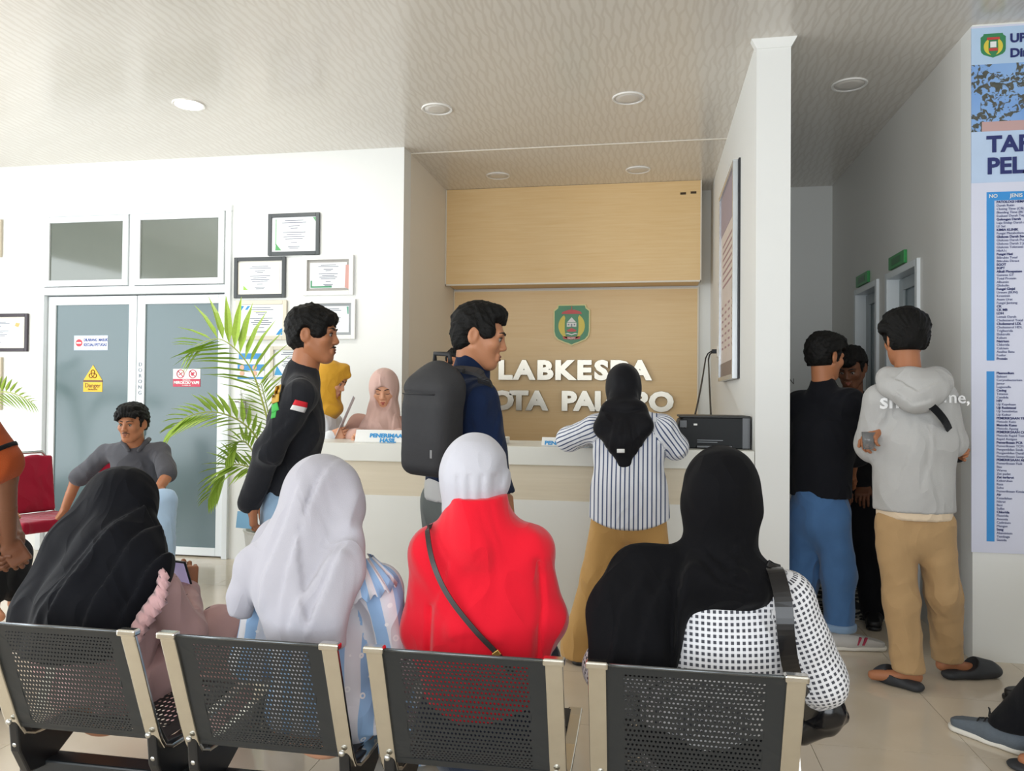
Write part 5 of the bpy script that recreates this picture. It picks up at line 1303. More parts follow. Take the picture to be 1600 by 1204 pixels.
# ------------------------------------------------------------------ people standing at the counter
def stand_legs(hip, a, sp=.085, kn=.5, step=(0, 0)):
    R = rotm(a); f = R[:, 1]; x = R[:, 0]; out = []
    for sd, st in ((-1, step[0]), (1, step[1])):
        an = hip + x * sd * sp * 1.25 + f * st; an[2] = .08; k = (hip + an) / 2 + x * sd * sp * .1 + f * .02; k[2] = kn
        out.append([hip + x * sd * sp, k, an, f])
    return out
def stander(label, hip, chest, neck, head, la, ra, a, skin, hR, hs=1.0, legs=None):
    base = hip.copy(); base[2] = 0; p = Person(label, base, a, skin); l = legs or stand_legs(hip, a); p.skeleton(hip, chest, neck, head, la, ra, l[0], l[1], hR, hs); return p

# man in the black long-sleeved shirt holding a card
Y = 2.95
p = stander('man in a black long-sleeved shirt with a flag on the sleeve, holding a blue card', P(448, 800, Y), P(462, 665, Y), P(472, 580, Y), P(490, 524, Y),
            [P(470, 612, Y + .19), P(445, 705, Y + .2), P(400, 775, Y + .1)], [P(470, 618, Y - .16), P(420, 703, Y - .22), P(391, 783, Y - .12)], 32, SK_M, rotm(8, -2), .94)
p.hand('ra', (-.02, .1, -1), (-.6, -.8, 0), 1, curl=(28, 35, 25), sc=1.0); p.hand('la', (-.25, -.2, -1), (-.5, -.8, .3), -1, curl=(20, 30, 20)); p.body(moustache=True, lip='#7e4638')
S = p.top(.008, .128, .15, .058, .74, (.066, .056, .046), drop=.06); S.cap(P(470, 592, Y), P(472, 578, Y), .068, .064, .03)
S.disp(wrinkle(.008, 15, 2, (1, 1, .5)))
for pts in (((505, 640), (470, 700), (440, 745)), ((480, 640), (440, 690), (420, 720)), ((440, 700), (452, 760), (448, 797))): S.disp(fold([P(x, y, Y - .15) for x, y in pts], .009, .03, .004, 1, Y))
S.clip(P(440, 799, Y), (0, 0, -1)); S.clip(P(388, 786, Y), unit(v(-.1, 0, -1))); S.cl.pop()
M_BLKS = cloth('faded_black_jersey', '#25262a', .85, .12, .12)
o = S.build('shirt', M_BLKS, p.e)
# printed and sewn marks on the shirt, laid on its surface
def stick(obj, name, rects, m, nrm_off=.004, sub=6):
    """small printed patches shrink-fitted on a garment: each rect is four picture points and a depth guess"""
    s = MB()
    for quad, Yg in rects:
        c4 = [P(x, y, Yg) for x, y in quad]; vs = []; fs = []
        for i in range(sub + 1):
            for j in range(sub + 1):
                u, w = i / sub, j / sub; vs.append((c4[0] * (1 - u) + c4[1] * u) * (1 - w) + (c4[3] * (1 - u) + c4[2] * u) * w)
        fs = [(i * (sub + 1) + j, (i + 1) * (sub + 1) + j, (i + 1) * (sub + 1) + j + 1, i * (sub + 1) + j + 1) for i in range(sub) for j in range(sub)]
        s.add(vs, fs)
    V = np.array(s.v); T = np.empty(len(obj.data.vertices) * 3, np.float32); obj.data.vertices.foreach_get('co', T); T = T.reshape(-1, 3) + wloc(obj)
    out = []
    camp = v(0, 0, CAM_H)
    for q_ in V:                                              # onto the garment along the line of its nearest surface points
        dr = unit(q_ - camp); rel = T - q_; al = rel @ dr; off = np.linalg.norm(rel - al[:, None] * dr, axis=1); m_ = off < .016
        if m_.any():
            a_ = al[m_].min(); near = m_ & (al < a_ + .03); out.append(q_ + dr * (al[near].mean() - nrm_off))
        else: out.append(None)
    good = [o_ for o_ in out if o_ is not None]; fb = np.mean([np.linalg.norm(g - camp) for g in good]) if good else 3
    s.v = [tuple(o_ if o_ is not None else camp + unit(V[i] - camp) * fb) for i, o_ in enumerate(out)]
    b = s.build(name, m, obj.parent if False else obj, smooth=True); md = b.modifiers.new('thickness', 'SOLIDIFY'); md.thickness = .002; return b
stick(o, 'flag_red_band', [(((461, 624), (481, 629), (480, 637), (457, 632)), Y - .2)], mat('flag_red', '#d8232f', .7))
stick(o, 'flag_white_band', [(((457, 632), (480, 637), (476, 645), (453, 639)), Y - .2)], mat('flag_white', '#e7e5e2', .7))
stick(o, 'yellow_back_print', [(((430, 604), (439, 600), (437, 612), (429, 616)), Y), (((425, 618), (436, 613), (435, 627), (424, 630)), Y)], mat('print_yellow', '#c79a2e', .7), sub=4)
stick(o, 'green_back_print', [(((424, 632), (433, 628), (436, 640), (424, 645)), Y), (((424, 645), (432, 641), (430, 652), (423, 654)), Y)], mat('print_green', '#3fae4c', .7), sub=4)
S = p.trousers(.009, .135, (.095, .08, .07)); S.disp(wrinkle(.005, 16, 7)); S.build('jeans', M_DENIML, p.e)
for l in (p.J['ll'], p.J['rl']): shoe(p.e, l[2] - l[3] * .07 + v(0, 0, -.08), l[2] + l[3] * .2 + v(0, 0, -.08), M_SHOEB, M_SOLE)
hair_short(p.e, p.J['head'], p.J['hR'], .94, .008, [((0, .07, .08), (.066, .03, .026)), ((.03, .078, .066), (.035, .018, .02)), ((.06, .045, .03), (.025, .03, .045)), ((-.06, .045, .03), (.025, .03, .045))], -.07, .35, .055, .004, seed=2, forehead=.05)
cc = P(382, 812, Y - .14)
tag(MB().obox(cc, unit(v(.9, .3, -.1)), unit(v(-.3, .95, 0)), unit(v(.1, 0, 1)), .03, .0015, .033).build('card', mat('pale_blue_card', '#84b8d6', .4), bevel=.001), 'pale blue card in the hand of the man in black', 'card')

# man with the backpack
Y = 2.86
p = stander('man in a navy jacket turning right, seen behind the woman in red', P(712, 785, Y), P(722, 665, Y), P(733, 585, Y), P(749, 526, Y - .02),
            [P(690, 612, Y + .13), P(700, 690, Y + .2), P(735, 740, Y + .3)], [P(748, 625, Y - .1), P(764, 705, Y - .08), P(786, 775, Y + .02)], 50, SK_T, rotm(6, -12), .98)
p.hand('ra', (.05, .25, -1), (.7, -.7, 0), 1, curl=(30, 35, 25)); p.hand('la', (.5, .5, 0), (0, 0, 1), -1); p.body(moustache=False, lip='#8d5547')
M_NAVYJ = cloth('navy_jacket', '#15233f', .85, .12, .1)
S = p.top(.008, .15, .16, .064, .72, (.075, .062, .05), drop=.06); S.cap(P(732, 590, Y), P(738, 566, Y - .01), .074, .068, .03)
S.disp(wrinkle(.008, 14, 22, (1, 1, .5)))
for pts in (((735, 640), (750, 700), (745, 760)), ((780, 630), (770, 690), (775, 740))): S.disp(fold([P(x, y, Y - .15) for x, y in pts], .009, .03, .004, 1, Y))
S.clip(P(690, 767, Y), (0, 0, -1)); S.build('jacket', M_NAVYJ, p.e)
S = Soft(.008); S.cap(p.J['hip'] + v(0, 0, .05), p.J['hip'] - v(0, 0, .09), .148, .148, .03, (p.R[:, 1], .72)); S.clip(P(690, 780, Y), (0, 0, -1)); S.build('inner_shirt', cloth('pale_grey_tee', '#cfcfcd', .85), p.e)
S = p.trousers(.009, .135, (.092, .078, .07), .7); S.disp(wrinkle(.005, 15, 17)); S.build('jeans', cloth('grey_denim', '#6a706e', .85, .25), p.e)
for l in (p.J['ll'], p.J['rl']): shoe(p.e, l[2] - l[3] * .07 + v(0, 0, -.08), l[2] + l[3] * .2 + v(0, 0, -.08), M_SHOEB, M_SOLE)
hair_short(p.e, p.J['head'], p.J['hR'], .98, .001, [((0, .06, .09), (.062, .028, .02)), ((0, .03, .108), (.06, .06, .03)), ((.062, .04, .03), (.02, .025, .035)), ((-.062, .04, .03), (.02, .025, .035))], -.055, .3, .05, .006, seed=5, forehead=.062)
# backpack
M_BPK = mat('charcoal_backpack_nylon', '#2e2e30', .75, var=.12, scale=40, bump=.25, bscale=500); M_BPD = mat('backpack_dark_trim', '#232325', .6)
bc = P(677, 652, 2.64); Rb = rotm(74, 5, 3)
e = empty('backpack', bc - v(0, 0, .24), 'charcoal backpack on the man in the navy jacket', 'backpack')
L = lambda x, y, z: bc + Rb @ v(x, y, z)
S = Soft(.0065); S.box(L(0, .0, -.03), (.052, .03, .13), Rb, .045, .03); S.box(L(0, -.03, -.06), (.055, .02, .095), Rb, .032, .03); S.ell(L(.012, .012, .12), (.085, .06, .085), Rb, .06)
S.disp(crease([L(-.12, -.1, .095), L(.06, -.1, .095)], .004, .006, 9)); S.disp(wrinkle(.0025, 16, 6))
S.build('pack', M_BPK, e)
MB().tube([L(-.092, -.055, .085), L(-.06, -.074, .088), L(0, -.08, .09), L(.05, -.074, .09)], .003, 6).build('zip', M_BPD, e, smooth=True)
MB().obox(L(.045, -.084, -.115), Rb[:, 0], Rb[:, 1], Rb[:, 2], .004, .003, .014).build('grey_tab', mat('grey_tab', '#8b8b8b', .6), e)
MB().tube([L(-.02, .04, .19), L(-.02, .04, .225), L(.04, .04, .225), L(.045, .04, .19)], .009, 8).build('top_handle', M_BPD, e, smooth=True)
for sd, pts in ((1, [L(.06, .05, .17), P(722, 577, Y - .16), P(748, 582, Y - .17), P(758, 598, Y - .14), P(768, 640, Y + .02)]), (-1, [L(-.05, .06, .17), P(688, 582, Y + .1), P(705, 590, Y + .2), P(715, 640, Y + .26)])):
    ribbon(pts, .05, 'shoulder_strap', M_BPK, e, (.1, -.4, 1), .012)

# woman in the striped shirt leaning on the counter
Y = 3.88
p = stander('woman in a blue and white striped shirt and black hijab leaning on the counter', P(983, 790, Y - .05), P(982, 700, Y), P(976, 640, Y + .02), P(974, 608, Y + .06),
            [P(930, 668, Y), P(888, 686, Y + .12), P(925, 682, Y + .55)], [P(1034, 668, Y), P(1056, 698, Y + .06), P(1040, 682, Y + .5)], 96, SK_L, rotm(96, -16), 1.0,
            legs=None)
f = p.R[:, 1]; x_ = p.R[:, 0]
E = Soft(.01); hip = p.J['hip']
p.shells.clear(); l0 = [[hip - x_ * .085, P(938, 900, Y), P(908, 1005, Y + .04), f], [hip + x_ * .085, P(1020, 900, Y), P(1005, 1000, Y + .1), f]]
l0[0][2][2] = .07; l0[1][2][2] = .07
p.skeleton(hip, p.J['chest'], p.J['neck'], p.J['head'], p.J['la'], p.J['ra'], l0[0], l0[1], p.J['hR'])
p.hand('la', (.5, .8, .05), (0, 0, 1), 1); p.hand('ra', (-.5, .8, .05), (0, 0, 1), -1); p.body()
def thin_stripe(nt, sx, at): return mix_rgb(nt, stripe_mask(nt, sx.outputs['X'], .0212, .3), lin('#e9ebf1'), lin('#4a587c'))
M_TSTR = fabric('blue_white_thin_stripes', thin_stripe)
S = p.top(.0075, .178, .168, .062, .68, (.068, .062, .05), drop=.07, pat=True); S.cap(p.J['hip'] + v(0, 0, .06), p.J['hip'] - v(0, 0, .08), .185, .192, .05, (f, .8), pat=None)
S.disp(wrinkle(.005, 13, 31, (1, 1, .5))); cz = P(983, 822, Y - .1)[2]
S.disp(lambda q_: np.maximum(0, (cz + .9 * (q_[:, 0] - hip[0]) ** 2) - q_[:, 2]) * (q_[:, 2] < hip[2] + .1) * 4); S.clip(v(0, 0, cz - .012), (0, 0, -1))
S.build('shirt', M_TSTR, p.e, True)
M_TAN = cloth('tan_trousers', '#c79c60', .85, .08, .15)
S = p.trousers(.0085, .148, (.092, .092, .098), .8); S.cap(l0[0][2] + v(0, 0, .06), l0[0][2] - v(0, .0, .03), .095, .1, .03); S.disp(wrinkle(.004, 10, 14, (1, 1, .4))); S.disp(fold([P(955, 850, Y - .1), P(935, 920, Y - .1), P(915, 1000, Y - .1)], .008, .03, .004, 1, Y)); S.clip(v(0, 0, .02), (0, 0, -1))
S.build('trousers', M_TAN, p.e)
for l in l0: shoe(p.e, v(l[2][0], l[2][1] - .09, 0) , v(l[2][0], l[2][1] + .15, 0), M_SHOEB, M_SHOEB, 'sandal')
M_HIJS = cloth('black_satin_hijab', '#141418', .55, .1, .08, .12)
S = Soft(.006); hijab_head(S, p.J['head'], p.J['hR'], .98, .96)
S.chain([P(974, 630, Y - .03), P(975, 650, Y - .08), P(972, 690, Y - .13), P(976, 725, Y - .14)], [.075, .07, .07, .032], .03, ((0, 1, 0), .45))
S.chain([P(955, 642, Y - .06), P(945, 668, Y - .1), P(955, 690, Y - .13)], [.055, .05, .03], .03, ((0, 1, 0), .6)); S.chain([P(995, 642, Y - .06), P(1003, 665, Y - .1), P(985, 700, Y - .13)], [.055, .05, .03], .03, ((0, 1, 0), .6))
S.ell(P(974, 665, Y + .14), (.13, .07, .08), None, .04)
S.disp(crease([P(945, 641, Y - .1), P(975, 645, Y - .1), P(1003, 641, Y - .1)], .012, .012))
for x0_, x1_ in ((962, 950), (970, 962), (978, 974), (986, 992), (992, 1004)): S.disp(fold([P(x0_, 648, Y - .1), P((x0_ + x1_) / 2, 675, Y - .1), P(x1_, 715, Y - .1)], .009, .02, .003, 1, Y))
o = S.build('hijab', M_HIJS, p.e)
stick(o, 'white_tab', [(((964, 701), (976, 701), (976, 707), (964, 707)), Y - .2)], M_WHITE, sub=3)

# ------------------------------------------------------------------ staff behind the counter
Y = 4.98
p = stander('staff woman in a dusty pink hijab looking down behind the desk sign', P(592, 770, Y + .12), P(592, 700, Y + .05), P(596, 655, Y), P(600, 608, Y - .04),
            [P(640, 665, Y), P(655, 690, Y - .1), P(625, 680, Y - .3)], [P(560, 662, Y), P(543, 684, Y - .08), P(560, 680, Y - .3)], -70, SK_L, rotm(-76, -20), 1.02)
p.hand('ra', (.6, -.7, 0), (0, 0, 1), 1); p.hand('la', (-.6, -.7, 0), (0, 0, 1), -1); p.body(lip='#b0584e', closed=True)
M_DPINK = cloth('dusty_pink_cloth', '#c39b8d', .8, .06, .15); M_DPH = cloth('dusty_pink_hijab', '#cfada3', .75, .05, .15)
S = p.top(.008, .16, .165, .064, .7, (.07, .064, .05), drop=.02); S.disp(wrinkle(.005, 14, 41, (1, 1, .5))); S.build('blouse', M_DPINK, p.e)
S = Soft(.0055); hijab_head(S, p.J['head'], p.J['hR'], 1.06)
S.chain([P(598, 645, Y - .03), P(596, 680, Y - .1), P(594, 720, Y - .1)], [.1, .145, .16], .05, ((.3, -1, 0), .55))
S.disp(fold([P(607, 632, Y - .2), P(609, 660, Y - .2), P(608, 700, Y - .2)], .01, .05, .003, 1)); S.disp(radial_folds(P(598, 620, Y), (0, 0, -1), (1, 0, 0), .007, 13, .06, .2, .6)); S.clip(v(0, 0, .95), (0, 0, -1))
S.ell(p.J['head'] + p.J['hR'] @ v(0, .142, -.024), v(.064, .09, .086), p.J['hR'], .012, 's')
S.build('hijab', M_DPH, p.e)
S = p.trousers(.012, .15); S.build('trousers', M_DPINK, p.e)
Y = 5.0
p = stander('staff woman in a mustard yellow hijab and white coat reading a paper', P(497, 780, Y), P(505, 690, Y), P(508, 645, Y), P(517, 594, Y - .02),
            [P(520, 660, Y + .17), P(535, 700, Y + .1), P(530, 690, Y - .1)], [P(497, 664, Y - .17), P(503, 700, Y - .2), P(515, 684, Y - .27)], 14, SK_L, rotm(4, -24), 1.0)
p.hand('ra', (.85, .1, .35), (.2, -1, .2), 1, curl=(20, 30, 30)); p.hand('la', (.6, -.5, .2), (0, .5, 1), -1); p.body(lip='#a95a50')
S = p.top(.009, .15, .155, .06, .7, (.068, .06, .05), drop=.02); S.disp(wrinkle(.004, 14, 51)); S.build('white_coat', cloth('white_coat_cloth', '#e8ebee', .8, .03), p.e)
M_MUS = cloth('mustard_hijab', '#c8952f', .75, .06, .15)
S = Soft(.0055); hijab_head(S, p.J['head'], p.J['hR'], 1.04); S.ell(P(518, 638, Y - .02), (.08, .1, .06), None, .03); S.cap(P(509, 605, Y), P(506, 640, Y), .095, .1, .04)
S.cap(p.J['head'] + p.J['hR'] @ v(0, .06, .1), p.J['head'] + p.J['hR'] @ v(0, .098, .085), .05, .022, .03)
S.ell(p.J['head'] + p.J['hR'] @ v(0, .142, -.024), v(.064, .085, .082), p.J['hR'], .012, 's')
S.disp(wrinkle(.004, 20, 53)); S.build('hijab', M_MUS, p.e)
S = p.trousers(.012, .145); S.build('trousers', M_DENIML, p.e)
a_, b_, c_ = P(524, 682, Y - .3), P(552, 618, Y - .3), P(530, 690, Y - .05)
u_ = b_ - a_; w_ = unit(ray(545, 655) + v(.07, 0, -.05)) * .2
tag(MB().prism([a_ - u_ * .12, a_ + u_, a_ + u_ + w_, a_ - u_ * .12 + w_], unit(np.cross(u_, w_)) * .002).build('paper_sheet', mat('document_paper', '#dfe4ec', .6)), 'sheet of paper held up by the woman in the mustard hijab', 'paper')
Y = 5.6
p = stander('person with dark hair seated behind the backpack, almost hidden', P(712, 720, Y), P(712, 640, Y), P(712, 600, Y), P(712, 567, Y), [P(685, 610, Y), P(675, 660, Y), P(690, 690, Y - .2)], [P(740, 610, Y), P(750, 660, Y), P(735, 690, Y - .2)], -80, SK_M, rotm(-80, -10), .9)
p.hand('ra', (.3, -.8, 0), (0, 0, 1), 1); p.hand('la', (-.3, -.8, 0), (0, 0, 1), -1); p.body()
S = p.top(.01); S.build('shirt', M_NAVYT, p.e); S = p.trousers(.014, .15); S.build('trousers', M_BLKT, p.e); hair_short(p.e, p.J['head'], p.J['hR'], .9, .004, seed=8)

# ------------------------------------------------------------------ people by the corridor
# man in the grey hoodie
Y = 3.92
hip = P(1428, 812, Y)
lA, lB = PZ(1422, 1076, 0), PZ(1484, 1058, 0)
l0 = [[P(1397, 815, Y), P(1408, 940, Y - .03), lA + v(0, .02, .085), unit(v(-1, .25, 0))], [P(1460, 815, Y), P(1474, 930, Y + .02), lB + v(0, .02, .085), unit(v(1, .2, 0))]]
p = stander('young man in a grey hoodie and tan trousers standing with folded arms', hip, P(1428, 690, Y), P(1420, 592, Y), P(1413, 530, Y),
            [P(1375, 625, Y), P(1360, 695, Y + .05), P(1410, 690, Y + .22)], [P(1470, 622, Y), P(1486, 690, Y + .05), P(1420, 680, Y + .25)], 82, SK_M, rotm(96, -4), 1.02, l0)
S = Soft(.004); hand_prims(S, P(1370, 668, Y + .0), unit(v(-.55, -.6, -.55)), (-.6, -.4, .6), 1, curl=(30, 40, 35)); p.shells.append(S.surface())
S = Soft(.004); hand_prims(S, P(1478, 690, Y + .14), unit(v(.5, -.6, -.1)), (.8, .3, .4), -1, curl=(30, 40, 35)); p.shells.append(S.surface())
p.body()
M_HOOD = cloth('grey_melange_hoodie', '#b9b8b6', .9, .08, .1, .3, 220)
S = p.top(.0075, .176, .178, .064, .72, (.078, .072, .055), drop=.07)
S.disp(wrinkle(.009, 12, 61, (1, 1, .5)))
for pts in (((1440, 640), (1420, 720), (1400, 780)), ((1460, 640), (1455, 720), (1440, 785)), ((1390, 640), (1375, 670), (1358, 690))): S.disp(fold([P(x, y, Y - .15) for x, y in pts], .012, .035, .005, 1, Y))
S.clip(P(1420, 797, Y), (0, 0, -1)); ho = S.build('hoodie', M_HOOD, p.e)
S = Soft(.0065); S.chain([P(1384, 590, Y + .06), P(1388, 590, Y - .03), P(1420, 592, Y - .1), P(1462, 590, Y - .05), P(1470, 590, Y + .05)], [.04, .045, .05, .045, .04], .04); S.chain([P(1388, 603, Y - .09), P(1432, 622, Y - .15), P(1472, 600, Y - .08)], [.045, .05, .042], .06); S.ell(P(1445, 610, Y - .13), (.1, .06, .075), rotm(90, 0, -12), .06)
S.ell(P(1419, 565, Y + .01), (.07, .085, .07), None, .02, 's')
for pts in (((1385, 585), (1420, 612), (1470, 590)), ((1378, 600), (1415, 632), (1452, 622))): S.disp(fold([P(x, y, Y - .1) for x, y in pts], .012, .03, .004, -1, Y + .1))
S.build('hood', M_HOOD, p.e)
M_PRINTW = mat('white_shirt_print', '#fbfafa', .7)
S = Soft(.009); S.cap(hip + v(0, 0, .06), hip - v(0, 0, .09), .164, .164, .03, (p.R[:, 1], .71)); S.clip(P(1420, 809, Y), (0, 0, -1)); S.build('inner_tee', cloth('cream_tee', '#e3ceb2', .85), p.e)
M_KHA = cloth('khaki_trousers', '#b8976d', .88, .12, .1)
S = p.trousers(.0085, .146, (.088, .08, .072), .66); S.disp(wrinkle(.008, 15, 71, (1, 1, .9))); S.clip(lA + v(0, 0, .1), unit(v(0, 0, -1))); S.cl.clear(); S.clip(v(0, 0, .075), (0, 0, -1)); S.build('trousers', M_KHA, p.e)
M_CLOG = mat('charcoal_foam_clog', '#2c2e32', .6)
for l, hl, tp in ((l0[0], PZ(1440, 1082, 0), PZ(1366, 1058, 0)), (l0[1], PZ(1476, 1060, 0), PZ(1562, 1056, 0))):
    d = unit(tp - hl); up = v(0, 0, 1); Lq = np.linalg.norm(tp - hl)
    S = Soft(.0055); S.chain([hl + d * .03 + up * .02, hl + d * .14 + up * .022, tp - d * .045 + up * .03], [.04, .042, .045], .03, ((0, 0, 1), .6)).chain([hl + d * Lq * .5 + up * .055, tp - d * .06 + up * .04], [.048, .04], .04); S.clip(v(0, 0, .002), (0, 0, -1))
    S.ell(hl + d * .1 + up * .085, (.06, .06, .05), None, .01, 's'); S.build('clog', M_CLOG, p.e)
hair_short(p.e, p.J['head'], p.J['hR'], 1.02, .016, [((0, .03, .12), (.075, .07, .03)), ((-.085, .0, .055), (.03, .05, .035)), ((.085, .0, .06), (.03, .05, .04)), ((0, -.06, .08), (.085, .05, .045))], -.055, .05, .06, .006, seed=9)
def lay_text(body, px, py, size, nm, tilt, m, bold=.001, sx=1.0):
    q_ = P(px, py, Y - .2); cu = bpy.data.curves.new(nm, 'FONT'); cu.body = body; cu.size = size; cu.offset = bold; cu.resolution_u = 2
    o = bpy.data.objects.new(nm, cu); COL.objects.link(o); dgg = bpy.context.evaluated_depsgraph_get(); me = bpy.data.meshes.new_from_object(o.evaluated_get(dgg)); bpy.data.objects.remove(o)
    bm = bmesh.new(); bm.from_mesh(me); bmesh.ops.subdivide_edges(bm, edges=[e_ for e_ in bm.edges if e_.calc_length() > .03], cuts=1); bm.to_mesh(me); bm.free()
    T = np.empty(len(ho.data.vertices) * 3, np.float32); ho.data.vertices.foreach_get('co', T); T = T.reshape(-1, 3) + wloc(ho); camp = v(0, 0, CAM_H); off = wloc(ho); last = None
    for vt in me.vertices:
        c = q_ + v(vt.co.x * sx, 0, vt.co.y + vt.co.x * tilt); dr = unit(c - camp); rel = T - c; al = rel @ dr; d_ = np.linalg.norm(rel - al[:, None] * dr, axis=1); mm = d_ < .014
        if mm.any(): a0 = al[mm].min(); last = al[mm & (al < a0 + .02)].mean() - .004
        vt.co = Vector(c + dr * (last or 0) - off)
    n = bpy.data.objects.new(nm, me); COL.objects.link(n); me.materials.append(m); n.parent = ho
lay_text('smac', 1374, 638, .1, 'back_print', .06, M_PRINTW, .002); lay_text('me,', 1474, 628, .075, 'back_print', -.05, M_PRINTW)
e = empty('sling_bag', P(1487, 695, Y + .2) - v(0, 0, .03), 'black sling bag strap across the grey hoodie', 'bag')
ribbon([P(1446, 628, Y - .19), P(1462, 640, Y - .185), P(1478, 660, Y - .15), P(1487, 680, Y - .03), P(1490, 692, Y + .1)], .035, 'strap', M_BLKC, e, (.3, -1, 0), .005)
S = Soft(.008); S.box(P(1476, 700, Y + .22), (.04, .06, .05), rotm(40), .02); S.build('pouch', M_BLKC, e)
cup = P(1357, 688, Y - .06)
tag(MB().lathe(cup, [(.024, -.04), (.03, .04), (.028, .04), (.022, -.036)], 18).build('plastic_cup', mat('clear_plastic', '#dfe3e6', .12, trans=.85), smooth=True), 'clear plastic cup in the hand of the man in the hoodie', 'cup')

# man in the black tee and blue jeans
Y = 4.45
sA = PZ(1320, 1016, 0)
hip = P(1280, 800, Y)
l0 = [[P(1258, 800, Y + .05), P(1254, 900, Y + .07), v(P(1256, 990, Y)[0], Y + .14, .085), unit(v(.9, .3, 0))], [P(1300, 800, Y - .05), P(1310, 900, Y - .05), v(P(1312, 990, Y - .08)[0], Y - .08, .085), unit(v(.95, .1, 0))]]
p = stander('man in a black tee and blue jeans with grey sneakers, half behind the pillar', hip, P(1284, 685, Y), P(1286, 605, Y), P(1290, 558, Y),
            [P(1250, 635, Y + .12), P(1250, 700, Y + .22), P(1270, 755, Y + .36)], [P(1325, 632, Y - .08), P(1335, 700, Y + .05), P(1330, 740, Y + .3)], 52, SK_M, rotm(34, -10), 1.0, l0)
p.hand('la', (.2, .5, -.6), (-.7, 0, .3), -1); p.hand('ra', (.2, .6, -.2), (.6, -.3, .4), 1); p.body()
S = p.top(.008, .165, .175, .07, .7, (.095, .095, .08), sleeve=.5, drop=.05); S.cap(P(1286, 612, Y), P(1286, 602, Y), .075, .07, .03); S.disp(wrinkle(.006, 12, 81, (1, 1, .5))); S.clip(P(1280, 775, Y), (0, 0, -1)); S.build('tee', cloth('black_tee', '#15161b', .85, .1, .05), p.e)
S = p.trousers(.0085, .155, (.098, .088, .08), .82); S.disp(wrinkle(.009, 14, 91)); S.clip(v(0, 0, .1), (0, 0, -1)); jo = S.build('jeans', M_DENIM, p.e)
S = Soft(.007)
for l in l0: S.cap(l[2] + v(0, 0, .04), l[2] + v(0, 0, .06), .085, .084, .01)
S.clip(v(0, 0, .1), (0, 0, -1)); S.clip(v(0, 0, .14), (0, 0, 1)); S.build('rolled_cuff', cloth('pale_denim_cuff', '#7e97b3', .85), p.e)
M_SNK = mat('light_grey_sneaker', '#bdbab6', .6, bump=.2)
for l in l0:
    sh = shoe(p.e, v(l[2][0], l[2][1], 0) - l[3] * .07, v(l[2][0], l[2][1], 0) + l[3] * .24, M_SNK, M_SOLE, 'sneaker')
    sd = np.cross(l[3], [0, 0, 1])
    for k in (0, 1): MB().obox(v(l[2][0], l[2][1], .055) + l[3] * (.085 + .03 * k) + sd * .04, unit(l[3] * .4 + v(0, 0, .9)), sd, unit(l[3]), .022, .008, .006).build('red_stripe', mat('sneaker_red', '#a02c48', .6), sh, bevel=.002)
hair_short(p.e, p.J['head'], p.J['hR'], 1.0, .01, [((0, .04, .11), (.07, .07, .03)), ((0, .09, .075), (.06, .03, .025))], -.05, .25, .055, .006, seed=12)
# dark-clothed man facing him
Y = 4.95
p = stander('man in dark clothes bending his head, behind the man in the black tee', P(1335, 800, Y), P(1335, 690, Y), P(1333, 615, Y), P(1330, 575, Y - .05),
            [P(1300, 640, Y - .05), P(1290, 710, Y - .1), P(1310, 760, Y - .2)], [P(1368, 640, Y + .1), P(1378, 710, Y + .05), P(1350, 760, Y - .1)], -105, SK_D, rotm(-120, -25), .98)
p.hand('la', (.2, -.5, -.3), (0, 0, 1), 1); p.hand('ra', (-.2, -.5, -.3), (0, 0, 1), -1); p.body()
S = p.top(.01, .16, .17, .066); S.disp(wrinkle(.005, 12, 101)); S.build('shirt', M_BLKC, p.e); S = p.trousers(.01, .15, (.1, .085, .075)); S.build('trousers', M_BLKT, p.e)
for l in (p.J['ll'], p.J['rl']): shoe(p.e, l[2] - l[3] * .07 + v(0, 0, -.08), l[2] + l[3] * .2 + v(0, 0, -.08), M_SHOEB, M_SHOEB)
hair_short(p.e, p.J['head'], p.J['hR'], .98, .008, [((0, .085, .07), (.06, .03, .03))], -.05, .25, .055, .004, seed=14)

# ------------------------------------------------------------------ people on the left
# crouching man in the grey shirt, one hand on the red chair
Y = 4.6
hip = P(226, 795, Y + .1)
l0 = [[hip + v(.09, 0, 0), P(254, 785, Y - .32), v(P(254, 870, Y - .35)[0], Y - .35, .085), unit(v(.3, -1, 0))], [hip + v(-.09, 0, 0), P(205, 795, Y - .38), v(P(205, 880, Y - .4)[0], Y - .4, .085), unit(v(-.1, -1, 0))]]
p = sitter('man in a grey short-sleeved shirt leaning on the red chair in front of the door', hip, P(215, 730, Y), P(212, 695, Y - .05), P(207, 662, Y - .12),
           [P(250, 705, Y - .02), P(262, 742, Y - .12), P(246, 765, Y - .25)], [P(165, 708, Y - .02), P(120, 748, Y), P(100, 798, Y - .02)], -62, SK_M, rotm(-84, -6), .96, [l0[0], l0[1]])
p.hand('ra', (-.2, -.35, -.5), (-.4, -.3, .85), 1, curl=(10, 25, 25)); p.hand('la', (-.6, -.5, 0), (0, 0, 1), -1); p.body(lip='#8f5746', moustache=True)
M_GRYS = cloth('grey_shirt_cloth', '#55555a', .85, .1, .1)
S = p.top(.008, .15, .16, .062, .72, (.06, .056, .05), sleeve=.46, drop=.0); S.disp(wrinkle(.008, 14, 111, (1, 1, .6))); S.build('shirt', M_GRYS, p.e)
S = Soft(.006); hf = p.R
for sd in (-1, 1): S.chain([p.J['neck'] + hf @ v(sd * .075, -.03, .035), p.J['neck'] + hf @ v(sd * .068, .035, .02), p.J['neck'] + hf @ v(sd * .03, .085, -.03)], [.016, .017, .012], .01)
S.build('collar', M_GRYS, p.e)
